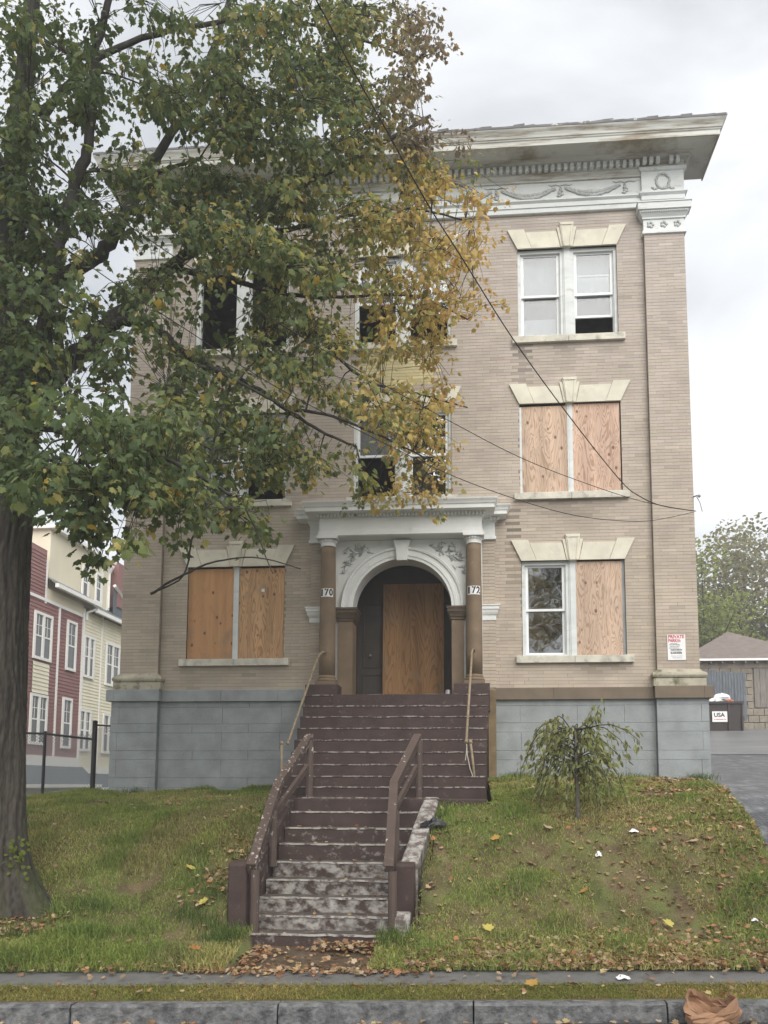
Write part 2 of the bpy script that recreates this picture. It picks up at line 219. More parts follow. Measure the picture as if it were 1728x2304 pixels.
# ------------------------------------------------------------------ mesh helpers
class MB:
    def __init__(s): s.v = []; s.f = []
    def add(s, vs, fs):
        o = len(s.v); s.v += [tuple(map(float, p)) for p in vs]; s.f += [tuple(o + i for i in f) for f in fs]; return s
    def box(s, x0, x1, y0, y1, z0, z1, skip=''):
        vs = [(x0,y0,z0),(x1,y0,z0),(x1,y1,z0),(x0,y1,z0),(x0,y0,z1),(x1,y0,z1),(x1,y1,z1),(x0,y1,z1)]
        fs = [(0,1,5,4),(1,2,6,5),(2,3,7,6),(3,0,4,7),(4,5,6,7),(3,2,1,0)]
        return s.add(vs, fs)
    def bbox(s, x0, x1, y0, y1, z0, z1, b=0.01):
        """box with its front and top edges chamfered"""
        prof = [(y1, z0), (y0 + 0, z0), (y0, z1 - b), (y0 + b, z1), (y1, z1)]
        n = len(prof); vs = [(x0, p[0], p[1]) for p in prof] + [(x1, p[0], p[1]) for p in prof]
        fs = [(i, (i + 1) % n, n + (i + 1) % n, n + i) for i in range(n)] + [tuple(range(n))[::-1], tuple(range(n, 2 * n))]
        return s.add(vs, [f[::-1] for f in fs])
    def prism(s, poly, y0, y1):
        """polygon in (x, z) extruded from y0 (front) to y1"""
        n = len(poly); vs = [(p[0], y0, p[1]) for p in poly] + [(p[0], y1, p[1]) for p in poly]
        return s.add(vs, [tuple(range(n))] + [tuple(range(n, 2 * n))[::-1]] + [(i, n + i, n + (i + 1) % n, (i + 1) % n) for i in range(n)])
    def sweep3(s, x0, x1, yb, yf, prof, caps=True):
        """moulding profile [(out, z)] carried round the left return, the front and the right return"""
        k = len(prof); vs = []
        for o, z in prof: vs += [(x0 - o, yb, z), (x0 - o, yf - o, z), (x1 + o, yf - o, z), (x1 + o, yb, z)]
        fs = []
        for i in range(k - 1):
            for j in range(3): fs.append((4*i + j, 4*i + j + 1, 4*(i+1) + j + 1, 4*(i+1) + j))
        if caps: fs += [(0, 3, 2, 1), (4*(k-1), 4*(k-1)+1, 4*(k-1)+2, 4*(k-1)+3)]
        return s.add(vs, fs)
    def tube(s, pts, r, n=8, caps=True):
        pts = [Vector(p) for p in pts]; rs = r if hasattr(r, '__len__') else [r] * len(pts)
        o = len(s.v); up = Vector((0.123, 0.31, 0.94)); prev = None
        for i, p in enumerate(pts):
            t = (pts[min(i+1, len(pts)-1)] - pts[max(i-1, 0)])
            t = t.normalized() if t.length > 1e-9 else Vector((0, 0, 1))
            if prev is None:
                a = t.cross(up); a = a.normalized() if a.length > 1e-4 else t.cross(Vector((1, 0, 0))).normalized()
            else:
                a = prev - t * prev.dot(t); a = a.normalized() if a.length > 1e-6 else t.orthogonal().normalized()
            prev = a; b = t.cross(a)
            for k in range(n):
                q = p + (a * math.cos(2*math.pi*k/n) + b * math.sin(2*math.pi*k/n)) * rs[i]; s.v.append(tuple(q))
        for i in range(len(pts) - 1):
            for k in range(n): s.f.append((o + i*n + k, o + i*n + (k+1) % n, o + (i+1)*n + (k+1) % n, o + (i+1)*n + k))
        if caps: s.f.append(tuple(o + k for k in range(n))[::-1]); s.f.append(tuple(o + (len(pts)-1)*n + k for k in range(n)))
        return s
    def lathe(s, c, prof, n=24):
        """profile [(r, z)] turned about the vertical through c"""
        o = len(s.v)
        for r, z in prof:
            for k in range(n): s.v.append((c[0] + r*math.cos(2*math.pi*k/n), c[1] + r*math.sin(2*math.pi*k/n), z))
        for i in range(len(prof) - 1):
            for k in range(n): s.f.append((o+i*n+k, o+i*n+(k+1)%n, o+(i+1)*n+(k+1)%n, o+(i+1)*n+k))
        s.f.append(tuple(o + k for k in range(n))[::-1]); s.f.append(tuple(o + (len(prof)-1)*n + k for k in range(n)))
        return s
    def blob(s, c, r, seed=0, amp=0.25, n=10, m=7):
        rg = random.Random(seed); o = len(s.v); ph = [rg.uniform(0, 6.28) for _ in range(6)]
        for i in range(m + 1):
            th = math.pi * i / m
            for k in range(n):
                a = 2*math.pi*k/n; q = 1 + amp*(math.sin(2*a+ph[0]+3*th)*0.5 + math.sin(3*a+ph[1]-2*th)*0.4 + 0.4*rg.uniform(-1, 1))
                s.v.append((c[0]+r[0]*q*math.sin(th)*math.cos(a), c[1]+r[1]*q*math.sin(th)*math.sin(a), c[2]+r[2]*q*math.cos(th)))
        for i in range(m):
            for k in range(n): s.f.append((o+i*n+k, o+(i+1)*n+k, o+(i+1)*n+(k+1)%n, o+i*n+(k+1)%n))
        return s

def world_loc(o):
    v = Vector((0, 0, 0))
    while o is not None: v += o.location; o = o.parent
    return v
def link(name, me, material, parent=None, smooth=False):
    o = bpy.data.objects.new(name, me); COL.objects.link(o)
    if parent is not None: o.parent = parent
    if material is not None and len(me.materials) == 0: me.materials.append(material)
    me.polygons.foreach_set('use_smooth', [bool(smooth)] * len(me.polygons))
    return o
def build(name, mb, material, parent=None, smooth=False, bevel=0.0):
    off = world_loc(parent) if parent is not None else Vector((0, 0, 0))
    me = bpy.data.meshes.new(name); me.from_pydata([(v[0]-off.x, v[1]-off.y, v[2]-off.z) for v in mb.v], [], mb.f); me.update()
    o = link(name, me, material, parent, smooth)
    if bevel > 0:
        b = o.modifiers.new('bevel', 'BEVEL'); b.width = bevel; b.segments = 1; b.limit_method = 'ANGLE'
    return o
def np_mesh(name, V, F, material, parent=None, tint=None, smooth=False):
    """V (n,3), F (m,k): one mesh of equal-sided faces, tint per vertex"""
    off = np.array(world_loc(parent)) if parent is not None else np.zeros(3)
    me = bpy.data.meshes.new(name); V = (np.asarray(V, np.float32) - off.astype(np.float32)); F = np.asarray(F, np.int32); k = F.shape[1]
    me.vertices.add(len(V)); me.vertices.foreach_set('co', V.ravel())
    me.loops.add(F.size); me.loops.foreach_set('vertex_index', F.ravel())
    me.polygons.add(len(F)); me.polygons.foreach_set('loop_start', np.arange(0, F.size, k, dtype=np.int32)); me.polygons.foreach_set('loop_total', np.full(len(F), k, np.int32))
    me.update(calc_edges=True); me.validate()
    me.polygons.foreach_set('use_smooth', np.full(len(me.polygons), bool(smooth)))
    if tint is not None:
        a = me.attributes.new('tint', 'FLOAT_COLOR', 'POINT'); T = np.ones((len(V), 4), np.float32); T[:, :3] = tint; a.data.foreach_set('color', T.ravel())
    return link(name, me, material, parent, smooth)
def tag(o, label=None, cat=None, group=None, kind=None):
    if label: o['label'] = label
    if cat: o['category'] = cat
    if group: o['group'] = group
    if kind: o['kind'] = kind
    return o
def thing(name, loc, label, cat, group=None):
    o = bpy.data.objects.new(name, None); COL.objects.link(o); o.location = loc; o.empty_display_size = 0.2
    return tag(o, label, cat, group)
def share(name, me, loc, parent, rot=None, scale=None):
    o = bpy.data.objects.new(name, me); COL.objects.link(o); o.parent = parent
    o.location = Vector(loc) - world_loc(parent)
    if rot: o.rotation_euler = rot
    if scale: o.scale = scale
    return o
def text_mesh(body, size, width=None, bold=0.0, depth=0.002):
    cu = bpy.data.curves.new('lettering', 'FONT'); cu.body = body; cu.size = size; cu.align_x = 'LEFT'; cu.extrude = depth; cu.offset = bold; cu.resolution_u = 3
    t = bpy.data.objects.new('t', cu); COL.objects.link(t); bpy.context.view_layer.update()
    me = bpy.data.meshes.new_from_object(t.evaluated_get(bpy.context.evaluated_depsgraph_get())); bpy.data.objects.remove(t); bpy.data.curves.remove(cu)
    co = np.empty(len(me.vertices)*3); me.vertices.foreach_get('co', co); co = co.reshape(-1, 3)
    co[:, 0] -= co[:, 0].min()
    if width: co[:, 0] *= width / max(1e-6, co[:, 0].max())
    co[:, 1] -= co[:, 1].min(); fs = [tuple(p.vertices) for p in me.polygons]; bpy.data.meshes.remove(me)
    return co, fs
def lettering(name, body, x, z, y, size, width, material, parent, bold=0.0):
    co, fs = text_mesh(body, size, width, bold)
    mb = MB(); mb.add([(x + c[0], y - 0.001 + c[2]*0.5, z + c[1]) for c in co], fs); return build(name, mb, material, parent)

# ------------------------------------------------------------------ terrain
SL = 0.11                               # the street runs a little oblique to the house front
_PY = [-60, -6.85, -6.6, -5.9, -5.2, -4.4, -3.6, -2.5, -1.2, 0.0, 60]
_PZ = [0.0, 0.012, 0.035, 0.13, 0.385, 0.64, 0.82, 0.935, 0.98, 1.0, 1.0]
def top_z(X): return np.interp(X, [-14, -9, -7, -5, -3, 0, 4], [1.35, 1.6, 1.73, 1.76, 1.80, 1.99, 2.0])
def lawn_z(X, Y):
    X = np.asarray(X, float); Y = np.asarray(Y, float)
    Yn = Y - SL * (X + 1.0) * np.clip((-Y - 3.0) / 3.8, 0, 1)
    b = 0.02*np.sin(3.1*X+1.7*Y) + 0.015*np.sin(5.3*Y-2.2*X)
    return 0.03 + np.interp(Yn, _PY, _PZ) * (top_z(X) - 0.03) + b*np.clip((Y+6.6)/0.8, 0, 1)
def in_stairs(X, Y):
    lo = (Y < -3.45) & (Y > -6.02) & (X > -2.87) & (X < -0.62 + 0.1*(Y+5.1))
    up = (Y >= -3.55) & (X > -2.93) & (X < 0.28)
    wk = (Y - SL*X > -7.2) & (Y < -5.7) & (X > -2.48) & (X < -1.08)
    return lo | up | wk
def grid(name, xs, ys, zf, material, mask=None):
    nx, ny = len(xs), len(ys); XX, YY = np.meshgrid(xs, ys); Z = zf(XX, YY)
    V = np.stack([XX, YY, Z], -1).reshape(-1, 3)
    i = np.arange((ny-1)*(nx-1)); r, c = i // (nx-1), i % (nx-1); a = r*nx + c
    F = np.stack([a, a+1, a+nx+1, a+nx], 1)
    if mask is not None: F = F[mask(XX, YY)[:-1, :-1].ravel()]
    return np_mesh(name, V, F, material, smooth=True)
def lawn_surface(X, Y):
    z = lawn_z(X, Y) - .05*np.clip((-6.72 - (Y - SL*X))/.1, 0, 1); z = np.where(in_stairs(X, Y), -0.25, z); return z
lw = grid('lawn', np.arange(-14, 3.76, 0.1), np.concatenate([np.arange(-9.0, 0.9, 0.1), [1.5, 3]]), lawn_surface, M['soil'], mask=lambda X, Y: (Y - SL*X) > -6.93)
tag(lw, kind='structure')
def drive_z(X, Y):
    base = lawn_z(np.full_like(X, 3.7), Y) - 0.03
    back = np.interp(Y, [0, 6, 14.5, 17, 40], [1.97, 2.6, 3.8, 4.03, 4.6])
    return np.where(Y < 0, base, back)
dw = grid('driveway', np.concatenate([np.arange(3.7, 9, 0.35), [11, 14, 20]]), np.concatenate([np.arange(-6.55, 0, 0.3), np.arange(0, 7.3, .6)]), drive_z, mat('wet_driveway', (0.055, 0.056, 0.06), rough=0.33, var=0.4, scale=5, bump=0.9, bscale=25, spec=0.5, col2=(0.15, 0.15, 0.155), c2=(0.48, 0.62), c2scale=3.5))
yd = grid('yard', np.array([3.7, 6, 9, 12, 20]), np.arange(6.6, 25, 1.5), lambda X, Y: drive_z(X, Y) + .01, mat('pale_yard', (0.17, 0.17, 0.172), rough=0.4, var=0.25, scale=1.0, bump=0.2, bscale=30, spec=0.5, col2=(0.11, 0.11, 0.112), c2=(0.55, 0.64), c2scale=1.3, stretch=(.3, 1.6, 1)))
tag(yd, kind='structure')
tag(dw, kind='structure')
def ground_z(X, Y):
    front = np.full_like(X, -0.45)
    left = np.interp(Y, [-7.5, -5, 0, 14, 60, 300], [-0.5, 0.0, 0.6, 0.9, 2, 4]); right = np.interp(Y, [-7.5, -5, 0, 14, 17, 60, 300], [-0.5, -0.1, 1.6, 3.5, 3.8, 4.6, 5])
    t = np.clip((X + 2) / 5, 0, 1); return np.where(Y < -6.5, front, left*(1-t) + right*t)
gd = grid('ground', np.concatenate([[-110, -80, -60], np.arange(-40, 41, 2.0), [60, 80, 110]]), np.concatenate([[-60, -40, -20, -12], np.arange(-8, 41, 1.0), [60, 80, 110]]), ground_z, M['soil'])
tag(gd, kind='structure')
def strip(name, u0, u1, z0, z1, material, x0=-40, x1=40, n=80, wav=0.0, th=None):
    xs = np.linspace(x0, x1, n); V = []; F = []
    for i, x in enumerate(xs):
        w = wav * (math.sin(2.3*x) + 0.6*math.sin(5.1*x + 1))
        V += [(x, u0 + SL*x + w*0.3, z0), (x, u1 + SL*x + w, z1)]
        if i: F.append((2*i-2, 2*i, 2*i+1, 2*i-1))
    return np_mesh(name, V, F, material)
tag(strip('road', -34, -7.80, -0.14, -0.20, M['asphalt']), kind='structure')
tag(strip('sidewalk', -7.28, -6.72, -0.005, 0.03, M['sidewalk'], wav=0.02), kind='structure')
tag(strip('verge_soil', -7.75, -7.2, -0.035, -0.012, M['soil']), kind='structure')
# kerb: one stone after another
kerb = tag(strip('kerb', -7.86, -7.73, -0.24, -0.24, M['granite']), kind='structure')
kx = [-16, -12.2, -8.8, -5.55, -3.52, -1.72, 0.0, 1.72, 4.2, 6.9, 10, 13.5]
for i in range(len(kx)-1):
    a, b = kx[i] + 0.008, kx[i+1] - 0.008; n = max(3, int((b-a)/0.12)); mb = MB(); rg = random.Random(i)
    prof = [(-7.72, -0.035), (-7.85, -0.03), (-7.872, -0.05), (-7.875, -0.11), (-7.88, -0.22), (-7.72, -0.22)]
    k = len(prof); vs = []
    for j in range(n+1):
        x = a + (b-a)*j/n
        for q, (u, z) in enumerate(prof):
            e = 0.012 if 1 <= q <= 4 else 0.002
            vs.append((x, u + SL*x + rg.uniform(-e, e), z + rg.uniform(-e, e)*0.5))
    fs = [(j*k+q, j*k+(q+1) % k, (j+1)*k+(q+1) % k, (j+1)*k+q) for j in range(n) for q in range(k)] + [tuple(range(k))[::-1], tuple(n*k+q for q in range(k))]
    mb.add(vs, [f[::-1] for f in fs]); build('kerb_stone', mb, M['granite'], kerb)
# short muddy walk between sidewalk and steps
tag(build('walk', MB().add([(-2.65, -7.1, 0.034), (-1.0, -6.9, 0.034), (-0.95, -5.7, 0.05), (-2.6, -5.7, 0.05)], [(0, 1, 2, 3)]), M['walk']), kind='structure')
tag(build('entry_slab', MB().bbox(3.05, 3.78, -1.9, -1.2, 1.7, 1.93, 0.02), mat('slab_concrete', (0.27, 0.24, 0.2), var=0.25, scale=5, bump=0.3)), 'thin weathered concrete slab in the grass beside the driveway corner', 'slab')

# ------------------------------------------------------------------ the apartment building
BX0, BX1 = -6.74, 4.13                  # outer brick corners
PL, PR = -5.98, 3.37                    # inner edges of the corner pilasters
CX = (BX0 + BX1) / 2
bld = thing('apartment_building', (CX, 0.0, 1.8), 'three storey tan brick apartment building with boarded windows and arched entry', 'building')
WCX = [-4.525, CX, 1.905]; WW = 1.91
FL = [(4.28, 6.09), (7.40, 9.17), (10.52, 12.34)]
HOLES = [(c - WW/2, c + WW/2, z0, z1) for c in WCX for (z0, z1) in FL if not (abs(c - CX) < .1 and z0 < 5)]
HOLES.append((-2.60, 0.02, 1.0, 6.5))    # the entry
def wall_rects(x0, x1, z0, z1, holes):
    xs = sorted({x0, x1, *[h[0] for h in holes], *[h[1] for h in holes]}); zs = sorted({z0, z1, *[h[2] for h in holes], *[h[3] for h in holes]})
    xs = [x for x in xs if x0 <= x <= x1]; zs = [z for z in zs if z0 <= z <= z1]; res = []
    for a, b in zip(xs, xs[1:]):
        for c, d in zip(zs, zs[1:]):
            mx, mz = (a+b)/2, (c+d)/2
            if not any(h[0] < mx < h[1] and h[2] < mz < h[3] for h in holes): res.append((a, b, c, d))
    return res
w = MB()
for a, b, c, d in wall_rects(PL, PR, 3.5, 13.1, HOLES): w.box(a, b, 0.0022, 0.30, c, d)
w.box(BX0 + .004, PL, -0.0978, 0.3, 1.6, 13.1); w.box(PR, BX1 - .004, -0.0978, 0.3, 1.6, 13.1)
build('wall', w, M['mortar'], bld)
sd = MB(); sd.box(BX0 + .01, BX0 + .25, 0.3, 14, 1.5, 13.9); sd.box(BX1 - .25, BX1 - .01, 0.3, 14, 1.5, 13.9); sd.box(BX0 + .01, BX1 - .01, 13.7, 14, 1.5, 13.9)
build('side_wall', sd, M['sidebrick'], bld)
fl = MB()
for z in (3.45, 6.75, 9.9): fl.box(BX0 + .3, BX1 - .3, 1.3, 13.6, z - .1, z)
for z in (6.75, 9.9): fl.box(BX0 + .3, BX1 - .3, 0.305, 1.3, z - .1, z)
for x in (-3.1, 0.45): fl.box(x - .05, x + .05, 0.305, 5, 3.5, 13.5)
fl.box(BX0 + .3, BX1 - .3, 4.0, 4.1, 1.6, 13.6)
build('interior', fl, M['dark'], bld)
build('roof', MB().box(BX0 - .3, BX1 + .3, -.3, .5, 14.18, 14.29).box(BX0 + .02, BX1 - .02, .5, 13.95, 13.9, 14.0), M['darkroof'], bld)

# ---- brickwork: every brick has its own face, edges and recessed joint
BH, BL, JT = 0.0635, 0.272, 0.0065
def brick_color(x, z, rg):
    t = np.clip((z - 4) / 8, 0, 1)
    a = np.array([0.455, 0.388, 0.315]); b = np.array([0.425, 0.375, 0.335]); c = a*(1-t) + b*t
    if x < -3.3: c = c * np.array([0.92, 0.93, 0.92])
    c = c * (1 + rg.normal(0, 0.038)) * np.array([1, 1 + rg.normal(0, 0.006), 1 + rg.normal(0, 0.015)])
    u = rg.random()
    if u < 0.03: c = c * 0.87
    elif u > 0.97: c = c * 1.09
    if -2.15 < x < -0.62 and 9.62 < z < 10.4 and rg.random() < 0.9: c = np.array([0.56, 0.49, 0.28]) * (1 + rg.normal(0, .07))
    # streaks and soot with shapes of their own
    for (sx, hw, z1, z0, k) in [(1.02, .09, 10.38, 9.3, .5), (1.9, .16, 10.38, 9.75, .75), (2.0, .5, 7.27, 6.55, .8), (1.55, .55, 7.27, 6.9, .72), (2.35, .45, 4.15, 3.85, .72), (0.80, .045, 7.1, 5.35, .5), (-0.2, .25, 12.0, 11.2, .9), (3.75, .35, 4.3, 3.95, .85), (-4.6, .9, 4.15, 3.72, .88)]:
        fe_ = max(0, 1 - abs(x - sx)/(hw*1.5))*max(0, min(1, 1 - .8*(z1 - z)/(z1 - z0 + .01))) if z0 < z < z1 else 0
        if fe_ > 0: c = c * (1 - (1 - k)*min(1, 2.0*fe_)*rg.uniform(.6, 1.15))
    return np.clip(c, 0.03, 0.75)
bricks = []   # (x0, x1, z0, z1, yface, colour)
def lay(x0, x1, z0, z1, y, holes=(), seed=1):
    rg = np.random.default_rng(seed); n = int(round((z1 - z0) / BH)); h = (z1 - z0) / n
    for i in range(n):
        za, zb = z0 + i*h + JT/2, z0 + (i+1)*h - JT/2; zm = (za+zb)/2
        x = x0 - (0.5 * BL if i % 2 else 0) - rg.uniform(0, .03)
        while x < x1:
            L = BL * (1 + rg.normal(0, 0.01)); a, b = max(x, x0), min(x + L, x1); x += L
            segs = [(a, b)]
            for hx0, hx1, hz0, hz1 in holes:
                if hz0 - .01 < zm < hz1 + .01:
                    ns = []
                    for p, q in segs:
                        if q <= hx0 or p >= hx1: ns.append((p, q))
                        else:
                            if p < hx0: ns.append((p, hx0))
                            if q > hx1: ns.append((hx1, q))
                    segs = ns
            for p, q in segs:
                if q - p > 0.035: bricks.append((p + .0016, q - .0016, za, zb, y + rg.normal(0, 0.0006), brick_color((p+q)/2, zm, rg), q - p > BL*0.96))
lay(PL, PR, 3.69, 13.06, 0.0, HOLES, 3)
lay(BX0, PL - .006, 3.97, 12.46, -0.10, (), 4); lay(PR + .006, BX1, 3.97, 12.46, -0.10, (), 5)
lay(0.215, 0.455, 3.69, 6.49, -0.06, (), 6); lay(-3.05, -2.81, 3.69, 6.49, -0.06, (), 7)
build('pier_core', MB().box(0.22, 0.45, -0.052, 0.01, 3.6, 6.49), M['mortar'], bld); build('pier_core', MB().box(-3.045, -2.815, -0.052, 0.01, 3.6, 6.49), M['mortar'], bld)
full = [i for i, b in enumerate(bricks) if b[6]]
full.sort(key=lambda i: ((bricks[i][0]-CAM[0]-.9)**2 + (bricks[i][4]-CAM[1])**2 + (bricks[i][2]-CAM[2])**2))
near = set(full[:300])
_bt = np.array([(0,0,0),(1,0,0),(1,0,1),(0,0,1),(0,1,0),(1,1,0),(1,1,1),(0,1,1)], float)
_bf = np.array([(0,1,2,3),(0,4,5,1),(1,5,6,2),(2,6,7,3),(3,7,4,0)])
V, F, T = [], [], []
for i, b in enumerate(bricks):
    if i in near: continue
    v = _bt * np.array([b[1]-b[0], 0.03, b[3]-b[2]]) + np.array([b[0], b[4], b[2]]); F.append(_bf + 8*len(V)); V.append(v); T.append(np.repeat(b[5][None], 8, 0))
bw = np_mesh('brickwork', np.concatenate(V), np.concatenate(F), M['brick'], bld, np.concatenate(T)); tag(bw, kind='stuff')
variants = []
cols = [bricks[i][5] for i in sorted(near)]
for k in range(14):
    c = cols[(k*19) % len(cols)]; v = _bt*np.array([BL-.0032, 0.03, BH-JT]); me_o = np_mesh('brick', v, _bf, M['brick'], None, np.repeat(c[None], 8, 0)); variants.append((c, me_o.data)); bpy.data.objects.remove(me_o)
for i in sorted(near):
    b = bricks[i]; me = min(variants, key=lambda q: np.abs(q[0]-b[5]).sum() + random.uniform(0, .02))[1]
    share('brick', me, (b[0], b[4], b[2]), bld)

# ---- painted block foundation
FB = MB(); FB.box(-6.86, 4.25, 0.02, 0.3, 0.8, 3.47); FB.box(-6.86, PL + .02, -0.105, 0.02, 0.8, 3.47); FB.box(PR - .03, 4.25, -0.105, 0.02, 0.8, 3.47)
build('foundation', FB, M['greyjoint'], bld)
courses = [(1.35, 1.83), (1.83, 2.02), (2.02, 2.36), (2.36, 2.53), (2.53, 2.87), (2.87, 3.04), (3.04, 3.36), (3.36, 3.47)]
rg = random.Random(5)
def blocks(x0, x1, y, zc, cuts):
    for i, (a, b) in enumerate(zc):
        xs = [x0] + [c + (0.0 if i % 2 else 0.0) + rg.uniform(-.02, .02) for c in cuts[i % len(cuts)] if x0 + .1 < c < x1 - .1] + [x1]
        for p, q in zip(xs, xs[1:]): build('foundation_block', MB().bbox(p + .0025, q - .0025, y + rg.uniform(-.0025, .0025), y + .04, a + .0025, b - .0025, 0.004), M['greyblock'], bld)
blocks(PL + .02, -2.9, 0.0, courses, [[-4.75, -3.6], [-5.3, -4.2]])
blocks(-6.87, PL + .02, -0.125, courses, [[-6.72], []])
blocks(0.42, PR - .03, 0.0, courses, [[0.9, 1.95, 2.8], [1.35, 2.4]])
blocks(PR - .03, 4.26, -0.125, courses, [[4.12], []])
# ---- water table
def wt(x0, x1, y, m, nm='water_table_stone'): build(nm, MB().bbox(x0, x1, y, 0.05, 3.468, 3.688, 0.012), m, bld)
for a, b in ((PL + .07, -4.75), (-4.745, -3.65), (-3.645, -2.95)): wt(a, b, -0.07, M['greyblock'])
for a, b in ((-6.95, -6.80), (-6.796, PL + .065)): wt(a, b, -0.20, M['greyblock'])
for a, b in ((0.43, 1.5), (1.504, PR - .07)): wt(a, b, -0.07, M['brownpaint'])
for a, b in ((PR - .066, 4.17), (4.174, 4.33)): wt(a, b, -0.20, M['brownpaint'])
# ---- pilaster bases and capitals
mossy = mat('mossy_stone', (0.40, 0.37, 0.29), rough=0.9, var=0.2, scale=4, bump=0.3, bscale=30, col2=(0.14, 0.14, 0.085), c2=(0.5, 0.66), c2scale=5)
for a, b in ((BX0, PL), (PR, BX1)):
    m = MB(); m.sweep3(a, b, 0.02, -0.10, [(.085, 3.69), (.085, 3.825), (.06, 3.83), (.09, 3.845), (.105, 3.875), (.105, 3.9), (.09, 3.93), (.06, 3.945), (.045, 3.95), (.03, 3.965), (0.0, 4.0)])
    build('pilaster_base', m, mossy, bld)
    m = MB(); m.sweep3(a, b, 0.02, -0.10, [(.004, 12.45), (.035, 12.46), (.035, 12.5), (.015, 12.515), (.015, 12.545), (.006, 12.55), (.006, 12.75), (.03, 12.76), (.03, 12.79), (.05, 12.82), (.085, 12.87), (.09, 12.90), (.12, 12.905), (.12, 13.03), (.135, 13.04), (.135, 13.06)])
    cp = build('pilaster_capital', m, M['trimwhite'], bld)
    for k in range(3):
        x = a + (b-a)*(k+.5)/3 + (0.0); r = MB()
        for q in range(5): r.blob((x + .045*math.cos(q*1.257), -0.112, 12.65 + .045*math.sin(q*1.257)), (.03, .012, .03), q+k, .3, 6, 4)
        build('rosette', r, M['relief'], cp, True)
    eg = MB()
    for k in range(26):
        x = a - .06 + (b-a+.12)*(k+.5)/26; eg.blob((x, -0.187, 12.875), (.014, .014, .022), k, .1, 6, 4)
    build('egg_moulding', eg, M['trimwhite'], cp, True)
# ---- entablature
EX0, EX1, EY = BX0 + .06, BX1 - .06, -0.05
en = MB(); en.sweep3(EX0, EX1, 0.55, EY, [(0, 13.05), (0.012, 13.06), (.012, 13.15), (.03, 13.155), (.03, 13.24), (.07, 13.275), (.07, 13.3), (.0, 13.31)]); build('architrave', en, M['trimwhite'], bld)
fz = MB(); fz.sweep3(EX0, EX1, 0.55, EY, [(0, 13.31), (0, 13.68)]); fz_o = build('frieze', fz, M['trimwhite'], bld)
for a, b in ((BX0, PL), (PR, BX1)):
    m = MB(); m.sweep3(a, b, 0.0, -0.10, [(0.01, 13.06), (.01, 13.15), (.03, 13.155), (.03, 13.24), (.075, 13.275), (.075, 13.30), (.02, 13.31), (.02, 13.74), (.05, 13.76), (.07, 13.80), (.07, 13.81)])
    fb = build('frieze_block', m, M['trimwhite'], bld)
    wr = MB(); c = ((a+b)/2, -0.125, 13.53)
    for k in range(30):
        t = 2*math.pi*k/30; wr.blob((c[0] + .125*math.cos(t) + random.uniform(-.01, .01), c[1], c[2] + .15*math.sin(t)), (.026, .016, .026), k, .35, 6, 4)
    for k in range(12): wr.blob((c[0] - .2 + .4*k/11, c[1], 13.385 + random.uniform(-.02, .02)), (.03, .014, .02), k+40, .35, 6, 4)
    build('wreath', wr, M['relief'], fb, True)
kn = [CX + (k - 3.5)*1.243 for k in range(8)]
for k in range(7):
    s = MB(); a, b = kn[k] + .09, kn[k+1] - .09
    for q in range(44):
        t = (q+.5)/44; th = .016 + .03*math.sin(math.pi*t)
        for e in (-1, 1): s.blob((a + (b-a)*t, -.058, 13.555 - .155*math.sin(math.pi*t) + e*th*.6 + random.uniform(-.008, .008)), (.024, .02, .018 + th*.35), q*2+e, .4, 6, 4)
    build('swag', s, M['relief'], fz_o, True)
for x in kn:
    s = MB()
    for q in range(8): s.blob((x + random.uniform(-.012, .012)*(1 + q*.3), -.06, 13.57 - .026*q), (.02 + .004*q, .018, .022), q, .4, 6, 4)
    for e in (-1, 1): s.tube([(x, -.055, 13.6), (x + e*.09, -.058, 13.625), (x + e*.17, -.056, 13.605), (x + e*.24, -.054, 13.63)], [.014, .014, .011, .005], 5)
    build('ribbon', s, M['relief'], fz_o, True)
co = MB(); co.sweep3(EX0, EX1, 0.55, EY, [(0, 13.68), (.03, 13.69), (.03, 13.72), (.055, 13.75), (.075, 13.79), (.075, 13.81), (.09, 13.815), (.09, 13.955), (.17, 13.965), (.19, 13.98), (.235, 14.02), (.24, 14.03), (.60, 14.03), (.60, 13.99), (.625, 13.99), (.625, 14.085), (.64, 14.10), (.645, 14.12), (.66, 14.13), (.67, 14.17), (.69, 14.215), (.715, 14.25), (.725, 14.27), (.725, 14.30), (.71, 14.305)])
cor = build('cornice', co, M['cornice'], bld)
dm = MB().box(0, .07, -0.08, 0.0, 0, .12); den = bpy.data.meshes.new('dentil'); den.from_pydata(dm.v, [], dm.f); den.materials.append(M['trimwhite'])
nd = int((EX1 - EX0 + .2) / .125)
for k in range(nd):
    x = EX0 - .1 + .015 + k*.125
    if k in (nd-3,): continue
    fwd = -.05 if (x < PL + .03 or x > PR - .07) else 0.0
    share('dentil', den, (x, EY - .088 + fwd, 13.83), cor)
for k in range(4): share('dentil', den, (EX1 + .088, EY + .02 + k*.125, 13.83), cor, rot=(0, 0, R(90)))
# bent roofing edge along the top
fe = MB(); xs = np.linspace(EX0 - .72, EX1 + .72, 60); rg = random.Random(3)
for i in range(59):
    z = 14.30 + (0.03 if rg.random() < .75 else .055); fe.add([(xs[i], EY-.735, 14.285), (xs[i+1], EY-.735, 14.285), (xs[i+1], EY-.73, z + rg.uniform(0, .02)), (xs[i], EY-.73, z), (xs[i], EY-.2, 14.34), (xs[i+1], EY-.2, 14.34)], [(0, 1, 2, 3), (3, 2, 5, 4)])
fe.add([(EX1+.735, EY-.73, 14.285), (EX1+.735, .55, 14.285), (EX1+.735, .55, 14.335), (EX1+.735, EY-.73, 14.335)], [(0, 1, 2, 3)])
build('roof_flashing', fe, M['darkroof'], cor)

